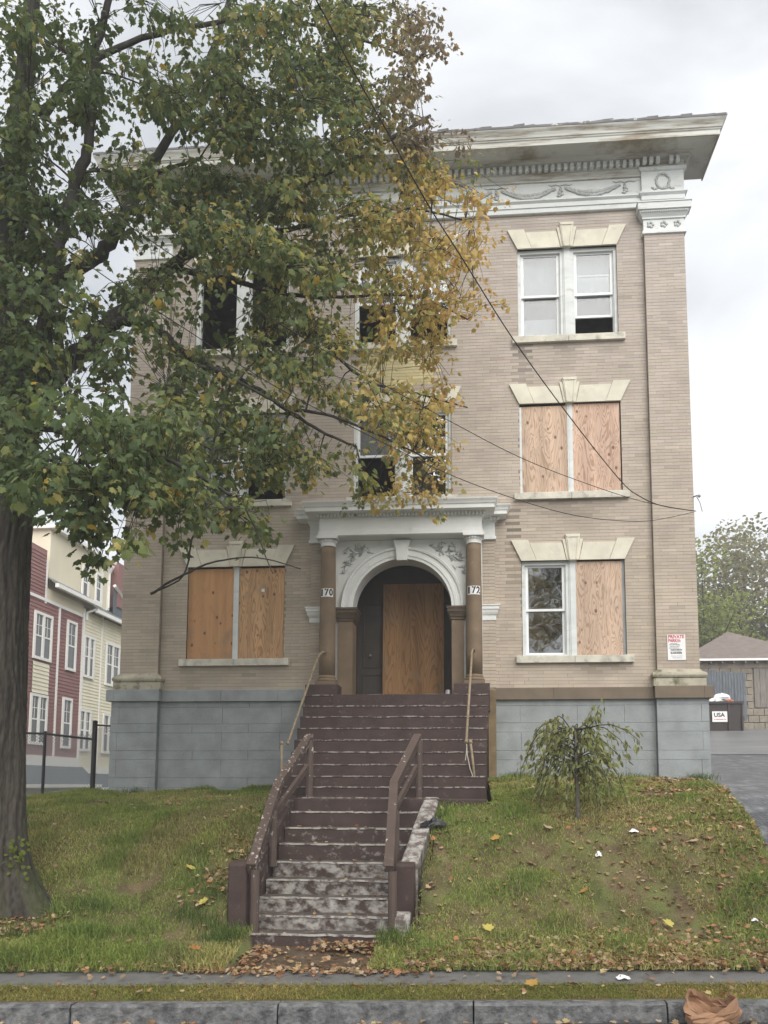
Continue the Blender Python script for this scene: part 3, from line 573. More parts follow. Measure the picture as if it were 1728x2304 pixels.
# ---- lintels, sills and windows
def lintel(c, z):
    hw = WW/2; o = build('lintel', MB().box(c - hw, c + hw, 0.0, .06, z, z + .3), M['limestone'], bld)
    kb, kt = .085, .135
    for s in (-1, 1):
        y = -.035
        def P(x, zz): return (c + s*x, zz)
        ear = [P(hw - .28, z), P(hw, z), P(hw + .19, z + .40), P(hw - .13, z + .40)]
        midp = [P(kb + .035, z), P(hw - .288, z), P(hw - .16, z + .335), P(kt + .06, z + .335)]
        wing = [P(kb - .02, z), P(kb + .028, z), P(kt + .055, z + .40), P(kt, z + .40)]
        for q, (poly, yy) in enumerate(((ear, y - .006), (midp, y), (wing, y - .014))):
            if s < 0: poly = poly[::-1]
            build('voussoir', MB().prism(poly, yy, .05), M['limestone'], o)
    ks = build('keystone', MB().prism([(c - kb + .012, z - .004), (c + kb - .012, z - .004), (c + kt + .005, z + .49), (c - kt - .005, z + .49)], -.07, .05), M['limestone'], o)
    # carved panel line of the keystone
    for s in (-1, 1):
        build('voussoir', MB().prism([(c + s*(kb - .035), z + .01), (c + s*(kb - .02), z + .01), (c + s*(kt - .03), z + .42), (c + s*(kt - .045), z + .42)], -.082, -.06), M['limestone'], o)
    build('voussoir', MB().prism([(c - kt + .02, z + .43), (c + kt - .02, z + .43), (c + kt - .002, z + .478), (c - kt + .002, z + .478)], -.084, -.06), M['limestone'], o)
def sill(c, z):
    hw = WW/2 + .115
    for a, b in ((c - hw, c - .004), (c + .004, c + hw)): build('window_sill', MB().bbox(a, b, -.075, .12, z - .13, z, .008), M['sillstone'], bld)
def sash(w, x0, x1, z0, z1, y, gl, open_to=None, name='sash'):
    t = .045
    m = MB(); m.box(x0, x0 + t, y, y + .035, z0, z1); m.box(x1 - t, x1, y, y + .035, z0, z1); m.box(x0 + t, x1 - t, y + .001, y + .034, z0, z0 + t); m.box(x0 + t, x1 - t, y + .001, y + .034, z1 - t*.8, z1)
    build(name, m, M['vinyl'], w)
    if gl: build('pane', MB().add([(x0 + t, y + .017, z0 + t), (x1 - t, y + .017, z0 + t), (x1 - t, y + .017, z1 - t*.8), (x0 + t, y + .017, z1 - t*.8)], [(0, 1, 2, 3)]), gl, w)
def unit(w, x0, x1, z0, z1, lower='glass', upper='glass', gl=None, gu=None, raise_=0.0):
    """double hung unit: trim, upper sash, lower sash"""
    m = MB(); f = .055
    m.box(x0, x0 + f, .05, .22, z0, z1); m.box(x1 - f, x1, .05, .22, z0, z1); m.box(x0 + f, x1 - f, .051, .22, z1 - f*1.3, z1); m.box(x0 + f, x1 - f, .051, .22, z0, z0 + .035)
    m.box(x0 + f, x0 + f + .02, .09, .2, z0 + .035, z1 - f*1.3); m.box(x1 - f - .02, x1 - f, .09, .2, z0 + .035, z1 - f*1.3)
    build('frame', m, M['trimwhite'], w)
    a, b = x0 + f + .02, x1 - f - .02; zm = (z0 + z1)/2 - .02
    if upper: sash(w, a, b, zm - .02, z1 - f*1.3, .10, gu or M['glass'])
    if lower: sash(w, a, b, z0 + .035 + raise_, zm + .025 + raise_, .142, gl or M['glass'])
def boards(w, x0, x1, z0, z1, m, y=.03):
    a = random.uniform(-.004, .004); build('plywood_board', MB().add([(x0, y, z0), (x1, y, z0), (x1 + a, y - .004, z1), (x0 + a, y - .004, z1), (x0, y + .016, z0), (x1, y + .016, z0), (x1 + a, y + .012, z1), (x0 + a, y + .012, z1)], [(0,1,2,3),(4,7,6,5),(0,4,5,1),(1,5,6,2),(2,6,7,3),(3,7,4,0)]), m, w)
def shade(w, x0, x1, z0, z1, y=.26, m=None): build('window_shade', MB().add([(x0, y, z0), (x1, y + .01, z0), (x1, y, z1), (x0, y + .01, z1)], [(0, 1, 2, 3)]), m or M['shade'], w)
def window(c, fi):
    z0, z1 = FL[fi]; x0, x1 = c - WW/2, c + WW/2
    mu = MB(); mu.box(c - .075, c + .075, .035, .24, z0, z1); mu.box(c - .05, c + .05, .02, .04, z0, z1)
    wnd = build('window', mu, M['trimwhite'], bld); lintel(c, z1); sill(c, z0)
    return wnd, x0, x1, z0, z1
def std(w, c, x0, x1, z0, z1, **k):
    unit(w, x0, c - .075, z0, z1, **k.get('l', {})); unit(w, c + .075, x1, z0, z1, **k.get('r', {}))
# third floor
c = WCX[2]; w_, x0, x1, z0, z1 = window(c, 2); std(w_, c, x0, x1, z0, z1, l=dict(gl=M['glass_dirty'], gu=M['glass_dirty']), r=dict(gu=M['glass_dirty'], gl=M['glass_dirty'], raise_=.40))
shade(w_, x0 + .1, c - .12, z0 + 1.0, z1 - .05); shade(w_, x0 + .1, c - .12, z0 + .08, z0 + .5); shade(w_, c + .12, x1 - .1, z0 + .92, z1 - .05)
c = WCX[1]; w_, x0, x1, z0, z1 = window(c, 2); std(w_, c, x0, x1, z0, z1, l=dict(lower=None, gu=M['glass_dirty']), r=dict(raise_=.62, gu=M['glass_dirty']))
c = WCX[0]; w_, x0, x1, z0, z1 = window(c, 2); std(w_, c, x0, x1, z0, z1, l=dict(lower=None, upper=None), r=dict(lower=None, upper=None))
# second floor
c = WCX[2]; w_, x0, x1, z0, z1 = window(c, 1)
boards(w_, x0 + .045, c - .02, z0 + .005, z1 - .04, M['ply_a']); boards(w_, c + .02, x1 - .02, z0 + .005, z1 - .015, M['ply_b'])
build('batten', MB().box(c - .022, c + .022, .012, .03, z0, z1 - .03), M['trimwhite'], w_); build('batten', MB().box(x0, x0 + .043, .012, .05, z0, z1 - .05), M['trimwhite'], w_)
c = WCX[1]; w_, x0, x1, z0, z1 = window(c, 1); std(w_, c, x0, x1, z0, z1, l=dict(lower=None, gu=M['glass_dirty']), r=dict(gu=M['glass_dark'], gl=M['glass_dark']))
c = WCX[0]; w_, x0, x1, z0, z1 = window(c, 1); std(w_, c, x0, x1, z0, z1, l=dict(gu=M['glass_dirty']), r=dict(lower=None))
# ground floor
c = WCX[2]; w_, x0, x1, z0, z1 = window(c, 0)
unit(w_, x0 + .01, c - .075, z0, z1); boards(w_, c + .055, x1 - .06, z0 + .005, z1 - .025, M['ply_a']); build('batten', MB().box(x1 - .055, x1 - .002, .04, .08, z0, z1), M['greyblock'], w_)
c = WCX[0]; w_, x0, x1, z0, z1 = window(c, 0)
boards(w_, x0 + .01, c - .02, z0 + .005, z1 - .03, M['ply_c']); boards(w_, c + .06, x1 - .01, z0 + .005, z1 - .03, M['ply_d'])
build('batten', MB().add([(c - .035, .005, z0), (c + .06, .005, z0), (c + .055, .008, z1 - .03), (c - .02, .008, z1 - .03), (c - .035, .03, z0), (c + .06, .03, z0), (c + .055, .03, z1 - .03), (c - .02, .03, z1 - .03)], [(0,1,2,3),(4,7,6,5),(0,4,5,1),(1,5,6,2),(2,6,7,3),(3,7,4,0)]), M['trimwhite'], w_)
build('sticker', MB().box(c + .50, c + .56, .018, .024, z1 - .5, z1 - .44), M['signwhite'], w_)

# ---- portico
PC = -1.305                              # its axis
FZ = 3.485                               # porch floor
pm = MB()
pm.box(PC - 1.755, PC + 1.755, -.09, .05, 6.495, 6.95)
pm.sweep3(PC - 1.765, PC + 1.765, .02, -.10, [(0, 6.49), (.02, 6.5), (.02, 6.555), (.0, 6.56), (0, 6.84), (.03, 6.86), (.05, 6.90), (.05, 6.905), (.16, 6.91), (.22, 6.915), (.22, 6.985), (.235, 6.99), (.25, 7.03), (.28, 7.07), (.285, 7.09), (.24, 7.095)])
pm.sweep3(PC - 1.515, PC + 1.515, -.06, -.48, [(0, 6.515), (.015, 6.52), (.015, 6.60), (.0, 6.605), (0, 6.86), (.025, 6.87), (.05, 6.905), (.05, 6.91), (.17, 6.915), (.23, 6.92), (.23, 6.995), (.245, 7.0), (.26, 7.035), (.285, 7.075), (.29, 7.10), (.25, 7.105)])
por = build('portico', pm, M['white'], bld)
db = MB().box(0, .036, -.06, .0, 0, .052); dme = bpy.data.meshes.new('dentil'); dme.from_pydata(db.v, [], db.f); dme.materials.append(M['white'])
build('dentil_band', MB().sweep3(PC - 1.515, PC + 1.515, -.06, -.48, [(.03, 6.85), (.03, 6.912)]), M['white'], por)
x = PC - 1.56
while x < PC + 1.56: share('dentil', dme, (x, -.508, 6.856), por); x += .066
for sx in (PC + 1.77, PC + 1.84, PC + 1.91): share('dentil', dme, (sx - .1, -.152, 6.852), por)
for cxx in (-2.665, 0.055):
    cy = -.34
    cb = MB(); cb.box(cxx - .19, cxx + .19, cy - .19, cy + .19, 3.70, 3.78); cb.lathe((cxx, cy), [(.185, 3.78), (.195, 3.80), (.185, 3.825), (.16, 3.84), (.165, 3.86), (.16, 3.88), (.15, 3.90)])
    build('column_base', cb, M['columnpaint'], por, False)
    col = MB().lathe((cxx, cy), [(.152, 3.89), (.153, 4.4), (.150, 5.0), (.145, 5.6), (.138, 6.2), (.135, 6.33)], 28); build('column', col, M['columnpaint'], por, True)
    cp = MB(); cp.lathe((cxx, cy), [(.136, 6.33), (.148, 6.335), (.148, 6.35), (.14, 6.355), (.145, 6.40), (.165, 6.43), (.175, 6.445)]); cp.box(cxx - .195, cxx + .195, cy - .195, cy + .195, 6.462, 6.515)
    for q in range(18):
        t = 2*math.pi*q/18; cp.blob((cxx + .158*math.cos(t), cy + .158*math.sin(t), 6.435), (.018, .018, .022), q, .1, 6, 4)
    for s in (-1, 1): cp.lathe((cxx, cy), [(.178, 6.445), (.18, 6.462)], 18)
    build('capital', cp, M['white'], por)
# white front panel with the arch cut out of it
AC, AR, AZ = PC + .02, 0.93, 5.20; YP = -.17
px0, px1, pz1 = -2.62, 0.215, 6.50; n = 28
mb = MB(); arc = [(AC + AR*math.cos(math.pi*k/n), AZ + AR*math.sin(math.pi*k/n)) for k in range(n+1)]
pts_top = []
for k in range(n+1):
    a = math.pi*k/n; dx, dz = math.cos(a), math.sin(a)
    tx = (px1 - AC)/dx if dx > 1e-6 else ((px0 - AC)/dx if dx < -1e-6 else 1e9); tz = (pz1 - AZ)/dz if dz > 1e-6 else 1e9
    t = min(tx, tz); pts_top.append((AC + dx*t, AZ + dz*t))
vs = []; fs = []
for k in range(n+1):
    for (q, yy) in ((arc[k], YP), (pts_top[k], YP), (arc[k], .3), (pts_top[k], .3)): vs.append((q[0], yy, q[1]))
for k in range(n):
    a, b = 4*k, 4*(k+1); fs += [(a, b, b+1, a+1), (a+2, a, b, b+2)]
mb.add(vs, fs)
mb.box(px0, AC - AR, YP, .3, FZ, AZ); mb.box(AC + AR, px1, YP, .3, FZ, AZ)
# corner fillers left by the radial strips
mb.add([(px1, YP + .001, 5.9), (px1, YP + .001, pz1), (AC + .8, YP + .001, pz1), (AC + .95, YP + .001, 6.1)], [(0, 1, 2, 3)]); mb.add([(px0, YP + .001, 5.9), (px0, YP + .001, pz1), (AC - .8, YP + .001, pz1), (AC - .95, YP + .001, 6.1)], [(3, 2, 1, 0)])
build('arch_panel', mb, M['white'], por)
av = MB(); prof = [(AR - .004, 0.0), (AR - .004, -.045), (AR + .05, -.045), (AR + .055, -.06), (AR + .10, -.06), (AR + .105, -.05), (AR + .17, -.05), (AR + .175, -.075), (AR + .215, -.085), (AR + .225, -.07), (AR + .225, 0)]
k_ = len(prof); vs = []
for k in range(n+1):
    a = math.pi*k/n
    for r, o in prof: vs.append((AC + r*math.cos(a), YP + o, AZ + r*math.sin(a)))
av.add(vs, [(k*k_ + q, (k+1)*k_ + q, (k+1)*k_ + q + 1, k*k_ + q + 1) for k in range(n) for q in range(k_ - 1)])
build('archivolt', av, M['white'], por, False)
build('keystone', MB().prism([(AC - .095, 6.075), (AC + .095, 6.075), (AC + .115, 6.3), (AC + .165, 6.47), (AC - .165, 6.47), (AC - .115, 6.3)], YP - .13, YP), M['white'], por, bevel=.006)
build('soffit_panel', MB().box(PC - 1.5, PC + 1.5, -.47, -.1, 6.505, 6.513), M['white'], por)
for s in (-1, 1):
    sp = MB()
    for q in range(130):
        a = R(random.uniform(20, 70)); r = random.uniform(1.28, 1.28 + .42*math.sin(2*(a - R(0)))**3)
        x, z = AC + s*r*math.cos(a), AZ + r*math.sin(a)
        if abs(x - AC) < 1.13 and z < 6.38: sp.tube([(x, YP - .004, z), (x + random.uniform(-.07, .07), YP - .018, z + random.uniform(-.07, .07)), (x + random.uniform(-.11, .11), YP - .004, z + random.uniform(-.1, .1))], [.006, .014, .004], 5)
    tag(build('spandrel_relief', sp, M['relief'], por, True), kind='stuff')
for s, xa, xb in ((-1, -2.49, AC - AR + .004), (1, AC + AR - .004, -0.13)):
    build('jamb', MB().box(xa, xb, YP - .05, .32, FZ - .02, 4.95), M['columnpaint'], por)
    build('impost', MB().sweep3(xa, xb, .3, YP - .05, [(0, 4.94), (.02, 4.95), (.02, 4.99), (.035, 5.0), (.05, 5.05), (.075, 5.10), (.075, 5.15), (.09, 5.155), (.09, 5.195)]), mat('dark_impost', (0.10, 0.075, 0.052), rough=.7), por)
for xa, xb in ((-3.05, -2.81), (0.215, 0.455)):
    build('side_impost', MB().sweep3(xa, xb, 0.0, -.062, [(0.004, 4.95), (.015, 4.96), (.015, 5.05), (.03, 5.06), (.05, 5.10), (.06, 5.15), (.075, 5.16), (.075, 5.22), (.09, 5.225), (.09, 5.25)]), M['white'], por)
# house numbers: a white tile for each digit
for word, cxx in (('170', -2.665), ('172', 0.055)):
    hn = build('house_number', MB().add([(cxx + .151*math.sin(a) , -.34 - .151*math.cos(a), z) for a in np.linspace(-.85, .85, 9) for z in (5.36, 5.52)], [(2*i, 2*i+2, 2*i+3, 2*i+1) for i in range(8)]), M['signwhite'], bld)
    for q, ch in enumerate(word):
        co_, fs_ = text_mesh(ch, .165, .075 if ch != '1' else .04, .006); a0 = (-.52, 0.02, .55)[q]
        vs = []
        for c_ in co_:
            a = a0 + (c_[0] - .037)/.153; r = .1535 + c_[2]*.6; vs.append((cxx + r*math.sin(a), -.34 - r*math.cos(a), 5.378 + c_[1]*1.05))
        build('digit', MB().add(vs, fs_), M['inkblack'], hn)
# ---- entry
er = MB(); ex0, ex1 = -2.45, -.15
er.box(ex0 - .1, ex0, .3, 1.2, FZ - .1, 6.45); er.box(ex1, ex1 + .1, .3, 1.2, FZ - .1, 6.45); er.box(ex0 - .1, ex1 + .1, .3, 1.3, 6.3, 6.45); er.box(ex0 - .1, ex1 + .1, 1.1, 1.2, FZ - .1, 6.4)
build('entry_recess', er, M['entry'], bld)
build('porch_floor', MB().box(ex0, ex1, -.95, 1.15, FZ - .3, FZ - .004), M['steppaint'], bld)
for dx0, dx1 in ((-2.3, -1.35), (-1.25, -.3)):
    d = build('door', MB().box(dx0, dx1, 1.05, 1.1, FZ, 5.75), M['entry'], bld)
    for za, zb in ((FZ + .12, FZ + .62), (FZ + .75, 5.55)):
        f = MB(); t = .03
        f.box(dx0 + .12, dx0 + .12 + t, 1.03, 1.05, za, zb).box(dx1 - .12 - t, dx1 - .12, 1.03, 1.05, za, zb).box(dx0 + .12 + t, dx1 - .12 - t, 1.031, 1.05, za, za + t).box(dx0 + .12 + t, dx1 - .12 - t, 1.031, 1.05, zb - t, zb); build('door_panel', f, M['entry'], d)
    if dx0 < -2: build('door_knob', MB().blob((-2.02, .985, 4.47), (.03, .04, .03), 1, .02, 10, 8), M['brass'], d, True)
pb = build('entry_board', MB().add([(-1.76, .90, FZ), (-.54, .90, FZ), (-.54, .96, FZ + 2.44), (-1.76, .96, FZ + 2.44), (-1.76, .92, FZ), (-.54, .92, FZ), (-.54, .98, FZ + 2.44), (-1.76, .98, FZ + 2.44)], [(0,1,2,3),(4,7,6,5),(0,4,5,1),(1,5,6,2),(2,6,7,3),(3,7,4,0)]), M['ply_door'], bld)
build('mailbox', MB().box(-2.445, -2.33, .45, .55, 4.3, 4.75), M['metalbox'], bld)
# cable bracket on the corner
build('cable_bracket', MB().tube([(4.12, -.1, 7.22), (4.17, -.16, 7.22), (4.2, -.2, 7.20)], .014, 6).blob((4.2, -.2, 7.2), (.03, .03, .03), 2, .1, 8, 6).tube([(4.17, -.15, 7.2), (4.22, -.17, 7.08), (4.26, -.15, 6.92)], .008, 5), M['metalbox'], bld)
build('side_box', MB().box(4.13, 4.32, .8, 1.1, 5.7, 6.2), M['metalbox'], bld); build('side_conduit', MB().tube([(4.15, .9, 6.7), (4.24, .9, 6.5), (4.26, .9, 6.2)], .015, 6), M['wire'], bld)

# ------------------------------------------------------------------ front steps
SZ = [3.485, 3.262, 3.05, 2.836, 2.627, 2.42, 2.215, 2.032, 1.87, 1.715, 1.521, 1.31, 1.115, 0.90, 0.705, 0.525, 0.348, 0.185]
SY = [-.9 - .29*j for j in range(18)]
stp = thing('front_steps', (-1.5, -5.9, 0.05), 'long flight of worn maroon painted concrete steps up to the arched entry', 'steps')
def step(x0l, x1l, j, material):
    """one step: irregular worn nosing along its front edge"""
    y, z = SY[j], SZ[j]; zb = (SZ[j+1] if j < 17 else 0.0) - .06; yb = y + .34
    n = 26; rg = random.Random(j); vs = []
    prof = lambda: [(y + .004, zb), (y, z - .03 + rg.uniform(-.003, .003)), (y - .006 + rg.uniform(-.003, .004), z - .012), (y + rg.uniform(0, .01), z - rg.uniform(0, .006)), (y + .03, z)]
    sag = [.002*math.sin(.7*i + j*2) + rg.uniform(-.004, .003) for i in range(n+1)]
    for i in range(n+1):
        x = x0l + (x1l - x0l)*i/n
        for q, p in enumerate(prof()): vs.append((x, p[0], p[1] + (sag[i] if 0 < q < 4 else 0)))
    k = 5; fs = [(i*k+q, (i+1)*k+q, (i+1)*k+q+1, i*k+q+1) for i in range(n) for q in range(k-1)]
    fs += [tuple(range(k)), tuple(n*k+q for q in range(k))[::-1]]
    s_ = build('step', MB().add(vs, fs), material, stp)
    build('tread', MB().add([(x0l, y + .03, z), (x1l, y + .03, z), (x1l, yb, z), (x0l, yb, z)], [(0, 1, 2, 3)]), M['tread'] if j > 8 else M['steppaint'], s_)
    nose = MB(); vs = []
    for i in range(n+1):
        x = x0l + .01 + (x1l - x0l - .02)*i/n
        for p in ((y - .009, z - .012 - rg.uniform(0, .010)), (y - .007, z + .003), (y + .02 + rg.uniform(0, .02), z + .003)): vs.append((x, p[0], p[1] + sag[i]))
    nose.add(vs, [(i*3+q, (i+1)*3+q, (i+1)*3+q+1, i*3+q+1) for i in range(n) for q in range(2)]); build('worn_nosing', nose, M['stepedge2'] if j > 9 else M['stepedge'], s_)
for j in range(9): step(-2.945 + .013*j, 0.30 - .013*j, j, M['steppaint'])
for j in range(9, 18):
    t = (j - 9)/8; wd = .1 if j == 17 else 0; step(-2.55 - .09*t - wd, -.66 - .26*t + wd*.7, j, M['steppaint'] if j < 11 else (M['steppeel2'] if j < 13 or j == 17 else M['steppeel']))
build('stair_core', MB().prism([(-2.93, 1.2), (0.27, 1.2), (0.27, 3.2), (-2.93, 3.2)], -1.0, 0.0), M['steppaint'], stp)
sc = MB()
for x0, x1, js in ((-2.86, .21, range(0, 9)), (-2.6, -.75, range(9, 18))):
    for j in js: sc.box(x0, x1, SY[j] + .03, SY[j] + .3, -.2 if j > 8 else .8, SZ[j] - .05)
build('stair_body', sc, M['steppaint'], stp)
# pedestals under the columns
for a, b in ((-2.995, -2.41), (-.31, .325)): build('pedestal', MB().bbox(a, b, -.72, .02, 3.2, 3.70, .02), M['steppaint'], stp)
for a, b in ((-2.41, -2.22), (-.5, -.31)): build('pedestal', MB().bbox(a, b, -.42, .02, 3.2, 3.52, .02), M['steppaint'], stp)
build('tan_pier', MB().bbox(.30, .44, -.42, 0.0, 1.5, 3.62, .02), mat('tan_pier_paint', (0.20, 0.145, 0.08), rough=.75, var=.25, scale=4, bump=.35, bscale=25), stp)
build('step_landing', MB().bbox(-2.86, .2, -3.6, -3.3, 1.2, 1.70, .01), M['steppaint'], stp)
# cheek walls and piers of the lower flight
def cheek(pts, w, material, name='cheek_wall'):
    """wall along pts [(x, y, z top)], outer width w (signed)"""
    vs = []; n = 5; rg = random.Random(int(abs(w)*1000)); P = []
    for (a, b) in zip(pts, pts[1:]):
        for i in range(n): t = i/n; P.append([a[q] + (b[q]-a[q])*t for q in range(3)])
    P.append(list(pts[-1]))
    for x, y, z in P:
        e = rg.uniform(-.012, .012); vs += [(x, y, -.2), (x + e*.4, y, z - .02), (x + w*.12, y, z + e), (x + w*.88, y, z + e), (x + w + e*.4, y, z - .02), (x + w, y, -.2)]
    m = len(P); fs = [(i*6+q, (i+1)*6+q, (i+1)*6+q+1, i*6+q+1) for i in range(m-1) for q in range(5)] + [tuple(range(6)), tuple((m-1)*6+q for q in range(6))[::-1]]
    return build(name, MB().add(vs, fs), material, stp)
cheek([(-.68, -3.5, 1.735), (-.78, -4.3, 1.36), (-.89, -5.12, .95)], .215, M['cheek'])
cheek([(-2.55, -3.5, 1.745), (-2.6, -4.3, 1.36), (-2.64, -5.5, .80)], -.20, M['steppeel2'])
build('pier', MB().bbox(-.945, -.70, -5.28, -5.10, -.1, .955, .03), M['steppaint'], stp, bevel=.015)
build('pier', MB().bbox(-2.87, -2.645, -5.75, -5.45, -.1, .985, .03), M['steppaint'], stp, bevel=.015)
build('pier_stub', MB().bbox(-.93, -.72, -5.78, -5.56, -.1, .425, .05), M['cheek'], stp, bevel=.02)

def beam(mb, a, b, w, h, cut=0.0):
    """rectangular timber from a to b, width w across x, depth h"""
    a, b = Vector(a), Vector(b); t = (b - a).normalized(); sx = Vector((1, 0, 0)); u = sx.cross(t).normalized()
    if u.z < 0: u = -u
    vs = []
    for p in (a, b):
        for i, j in ((-1, -1), (1, -1), (1, 1), (-1, 1)): vs.append(p + sx*i*w/2 + u*j*h/2)
    return mb.add(vs, [(0,1,2,3),(7,6,5,4),(0,4,5,1),(1,5,6,2),(2,6,7,3),(3,7,4,0)])
def wood_rail(x_top, x_bend, x_end, sgn, label, worn):
    r = thing('stair_handrail', (x_end, -5.8, .2), label, 'handrail', 'lower flight handrails')
    m = MB(); beam(m, (x_top, -3.38, 2.60), (x_bend, -4.32, 1.905), .11, .095); beam(m, (x_bend, -4.30, 1.92), (x_end, -5.78, .93), .11, .095); build('top_rail', m, M[worn], r)
    m = MB(); beam(m, (x_top + .02*sgn, -3.40, 2.53), (x_bend + .02*sgn, -4.30, 1.84), .045, .11); beam(m, (x_bend + .02*sgn, -4.30, 1.84), (x_end + .02*sgn, -5.74, .86), .045, .11); build('under_rail', m, M['railpaint'], r)
    m = MB(); beam(m, (x_top + .0*sgn, -3.42, 2.18), (x_bend - .01, -4.5, 1.50), .05, .10); build('middle_rail', m, M['railpaint'], r)
    for y, zt, zb, xx in ((-3.45, 2.54, 1.65, x_top + .02), (-4.78, 1.56, .85, x_bend + .3*(x_end - x_bend) + .04), (-5.74, .9, .1, x_end + .04)): build('post', MB().tube([(xx, y, zb), (xx, y, zt)], .052, 10), M['railpaint'], r, False)
    return r
wood_rail(-2.38, -2.62, -2.585, -1, 'maroon wooden handrail with flaking paint left of the lower steps', 'railworn')
wood_rail(-.785, -1.045, -.965, 1, 'maroon wooden handrail right of the lower steps beside the worn cheek wall', 'railpaint')
def pipe_rail(pts, post, label):
    r = thing('pipe_handrail', post[-1], label, 'handrail', 'upper flight pipe handrails')
    build('pipe', MB().tube(pts, .021, 8), M['pipe'], r, True); build('post', MB().tube(post, .019, 8), M['pipe'], r, True)
    build('elbow', MB().blob(post[0], (.032, .032, .032), 3, .05, 8, 6).blob(pts[-1], (.03, .03, .03), 3, .05, 8, 6), M['pipe'], r, True)
pipe_rail([(-2.665, -.5, 4.30), (-2.70, -.60, 4.31), (-2.74, -.72, 4.24), (-2.77, -.95, 4.03), (-2.86, -2.68, 2.54)], [(-2.955, -2.70, 2.54), (-2.95, -2.70, 2.2), (-2.93, -2.72, 1.8)], 'thin rusty pipe handrail from the left column down the upper steps')
pr = pipe_rail([(.055, -.5, 4.32), (.03, -.60, 4.33), (.01, -.7, 4.25), (-.0, -.95, 4.03), (-.085, -2.68, 2.56)], [(-.02, -2.70, 2.55), (.02, -2.70, 2.2), (.055, -2.72, 1.75)], 'thin rusty pipe handrail with dangling rope ends from the right column down')
rope = [o for o in bpy.data.objects if o.name.startswith('pipe_handrail')][-1]
build('rope', MB().tube([(-.08, -2.74, 2.52), (-.07, -2.76, 2.35), (-.03, -2.76, 2.15), (.03, -2.76, 1.98)], .008, 5).tube([(-.075, -2.75, 2.5), (-.085, -2.76, 2.38), (-.10, -2.76, 2.27)], .007, 5), mat('rope', (.45, .42, .36), var=.2), rope)

# ------------------------------------------------------------------ parking notice and cables
sg = thing('parking_sign', (3.72, -.112, 4.16), 'white notice with red and black lettering on the right brick pilaster', 'sign')
build('sign_plate', MB().box(3.565, 3.885, -.112, -.106, 4.165, 4.635), M['signwhite'], sg)
lettering('lettering', 'PRIVATE', 3.582, 4.565, -.113, .085, .285, M['inkred'], sg, .002); lettering('lettering', 'PARKI', 3.582, 4.495, -.113, .085, .165, M['inkred'], sg, .002)
mk = MB(); mp2 = MB(); rg = random.Random(2)
for x in (3.757, 3.773, 3.789): mp2.box(x, x + .008, -.1145, -.1125, 4.497, 4.497 + rg.uniform(.035, .055))
for row, (z, h, a, b) in enumerate([(4.465, .010, .62, .74), (4.445, .013, .60, .78), (4.42, .009, .61, .78), (4.40, .011, .60, .76), (4.375, .009, .59, .79), (4.34, .026, .62, .82), (4.315, .008, .61, .80), (4.28, .032, .62, .82), (4.235, .007, .62, .84), (4.20, .009, .65, .80)]):
    x = 3 + a
    while x < 3 + b:
        l_ = rg.uniform(.006, .018) * (1 + h*25); mk.box(x, x + l_*.6, -.1145, -.1125, z + rg.uniform(0, .003), z + h*rg.uniform(.7, 1)); x += l_*.85
tag(build('print', mk, M['inkblack'], sg), kind='stuff'); tag(build('faded_print', mp2, M['inkred'], sg), kind='stuff')

def smooth_path(P, n=12):
    P = [Vector(p) for p in P]; Q = []
    for i in range(len(P)-1):
        p0, p1, p2, p3 = P[max(i-1, 0)], P[i], P[i+1], P[min(i+2, len(P)-1)]
        for k in range(n):
            t = k/n; Q.append(0.5*((2*p1) + (p2-p0)*t + (2*p0-5*p1+4*p2-p3)*t*t + (-p0+3*p1-3*p2+p3)*t**3))
    Q.append(P[-1]); return Q
def cable(pts, y0, y1, r, label):
    """overhead service cable: surveyed sight lines, depth running from the street to the house"""
    n = len(pts); L = [0]
    for a, b in zip(pts, pts[1:]): L.append(L[-1] + math.hypot(b[0]-a[0], b[1]-a[1]))
    d0, d1 = y0 - CAM[1], y1 - CAM[1]; P = []
    for p, s in zip(pts, L):
        t = s/L[-1]; d = 1/((1-t)/d0 + t/d1); P.append(at(p[0], p[1], CAM[1] + d))
    e = P[0] + (P[0] - P[1])*1.6; e[2] = P[0][2] + (P[0][2] - P[1][2])*1.0
    tag(build('overhead_cable', MB().tube(smooth_path([e] + P), r, 6), M['wire'], None, True), label, 'cable', 'service cables to the right corner')
cable([(711, 0), (790, 150), (880, 312), (960, 455), (1041, 583), (1156, 765), (1281, 937), (1395, 1080), (1440, 1117), (1490, 1138), (1566, 1150)], -8.2, -.2, .0085, 'thick dark cable falling steeply across the sky to the right corner')
cable([(0, 307), (104, 377), (260, 487), (417, 594), (520, 659), (677, 757), (864, 866), (1015, 949), (1155, 1022), (1281, 1074), (1437, 1126), (1562, 1150)], -8.0, -.2, .0055, 'thin upper cable sloping through the maple to the right corner')
cable([(0, 458), (130, 547), (271, 646), (432, 750), (521, 809), (651, 887), (864, 997), (1015, 1069), (1155, 1121), (1281, 1157), (1385, 1171), (1468, 1171), (1562, 1152)], -8.0, -.2, .0055, 'lowest sagging cable looping below the others to the right corner')

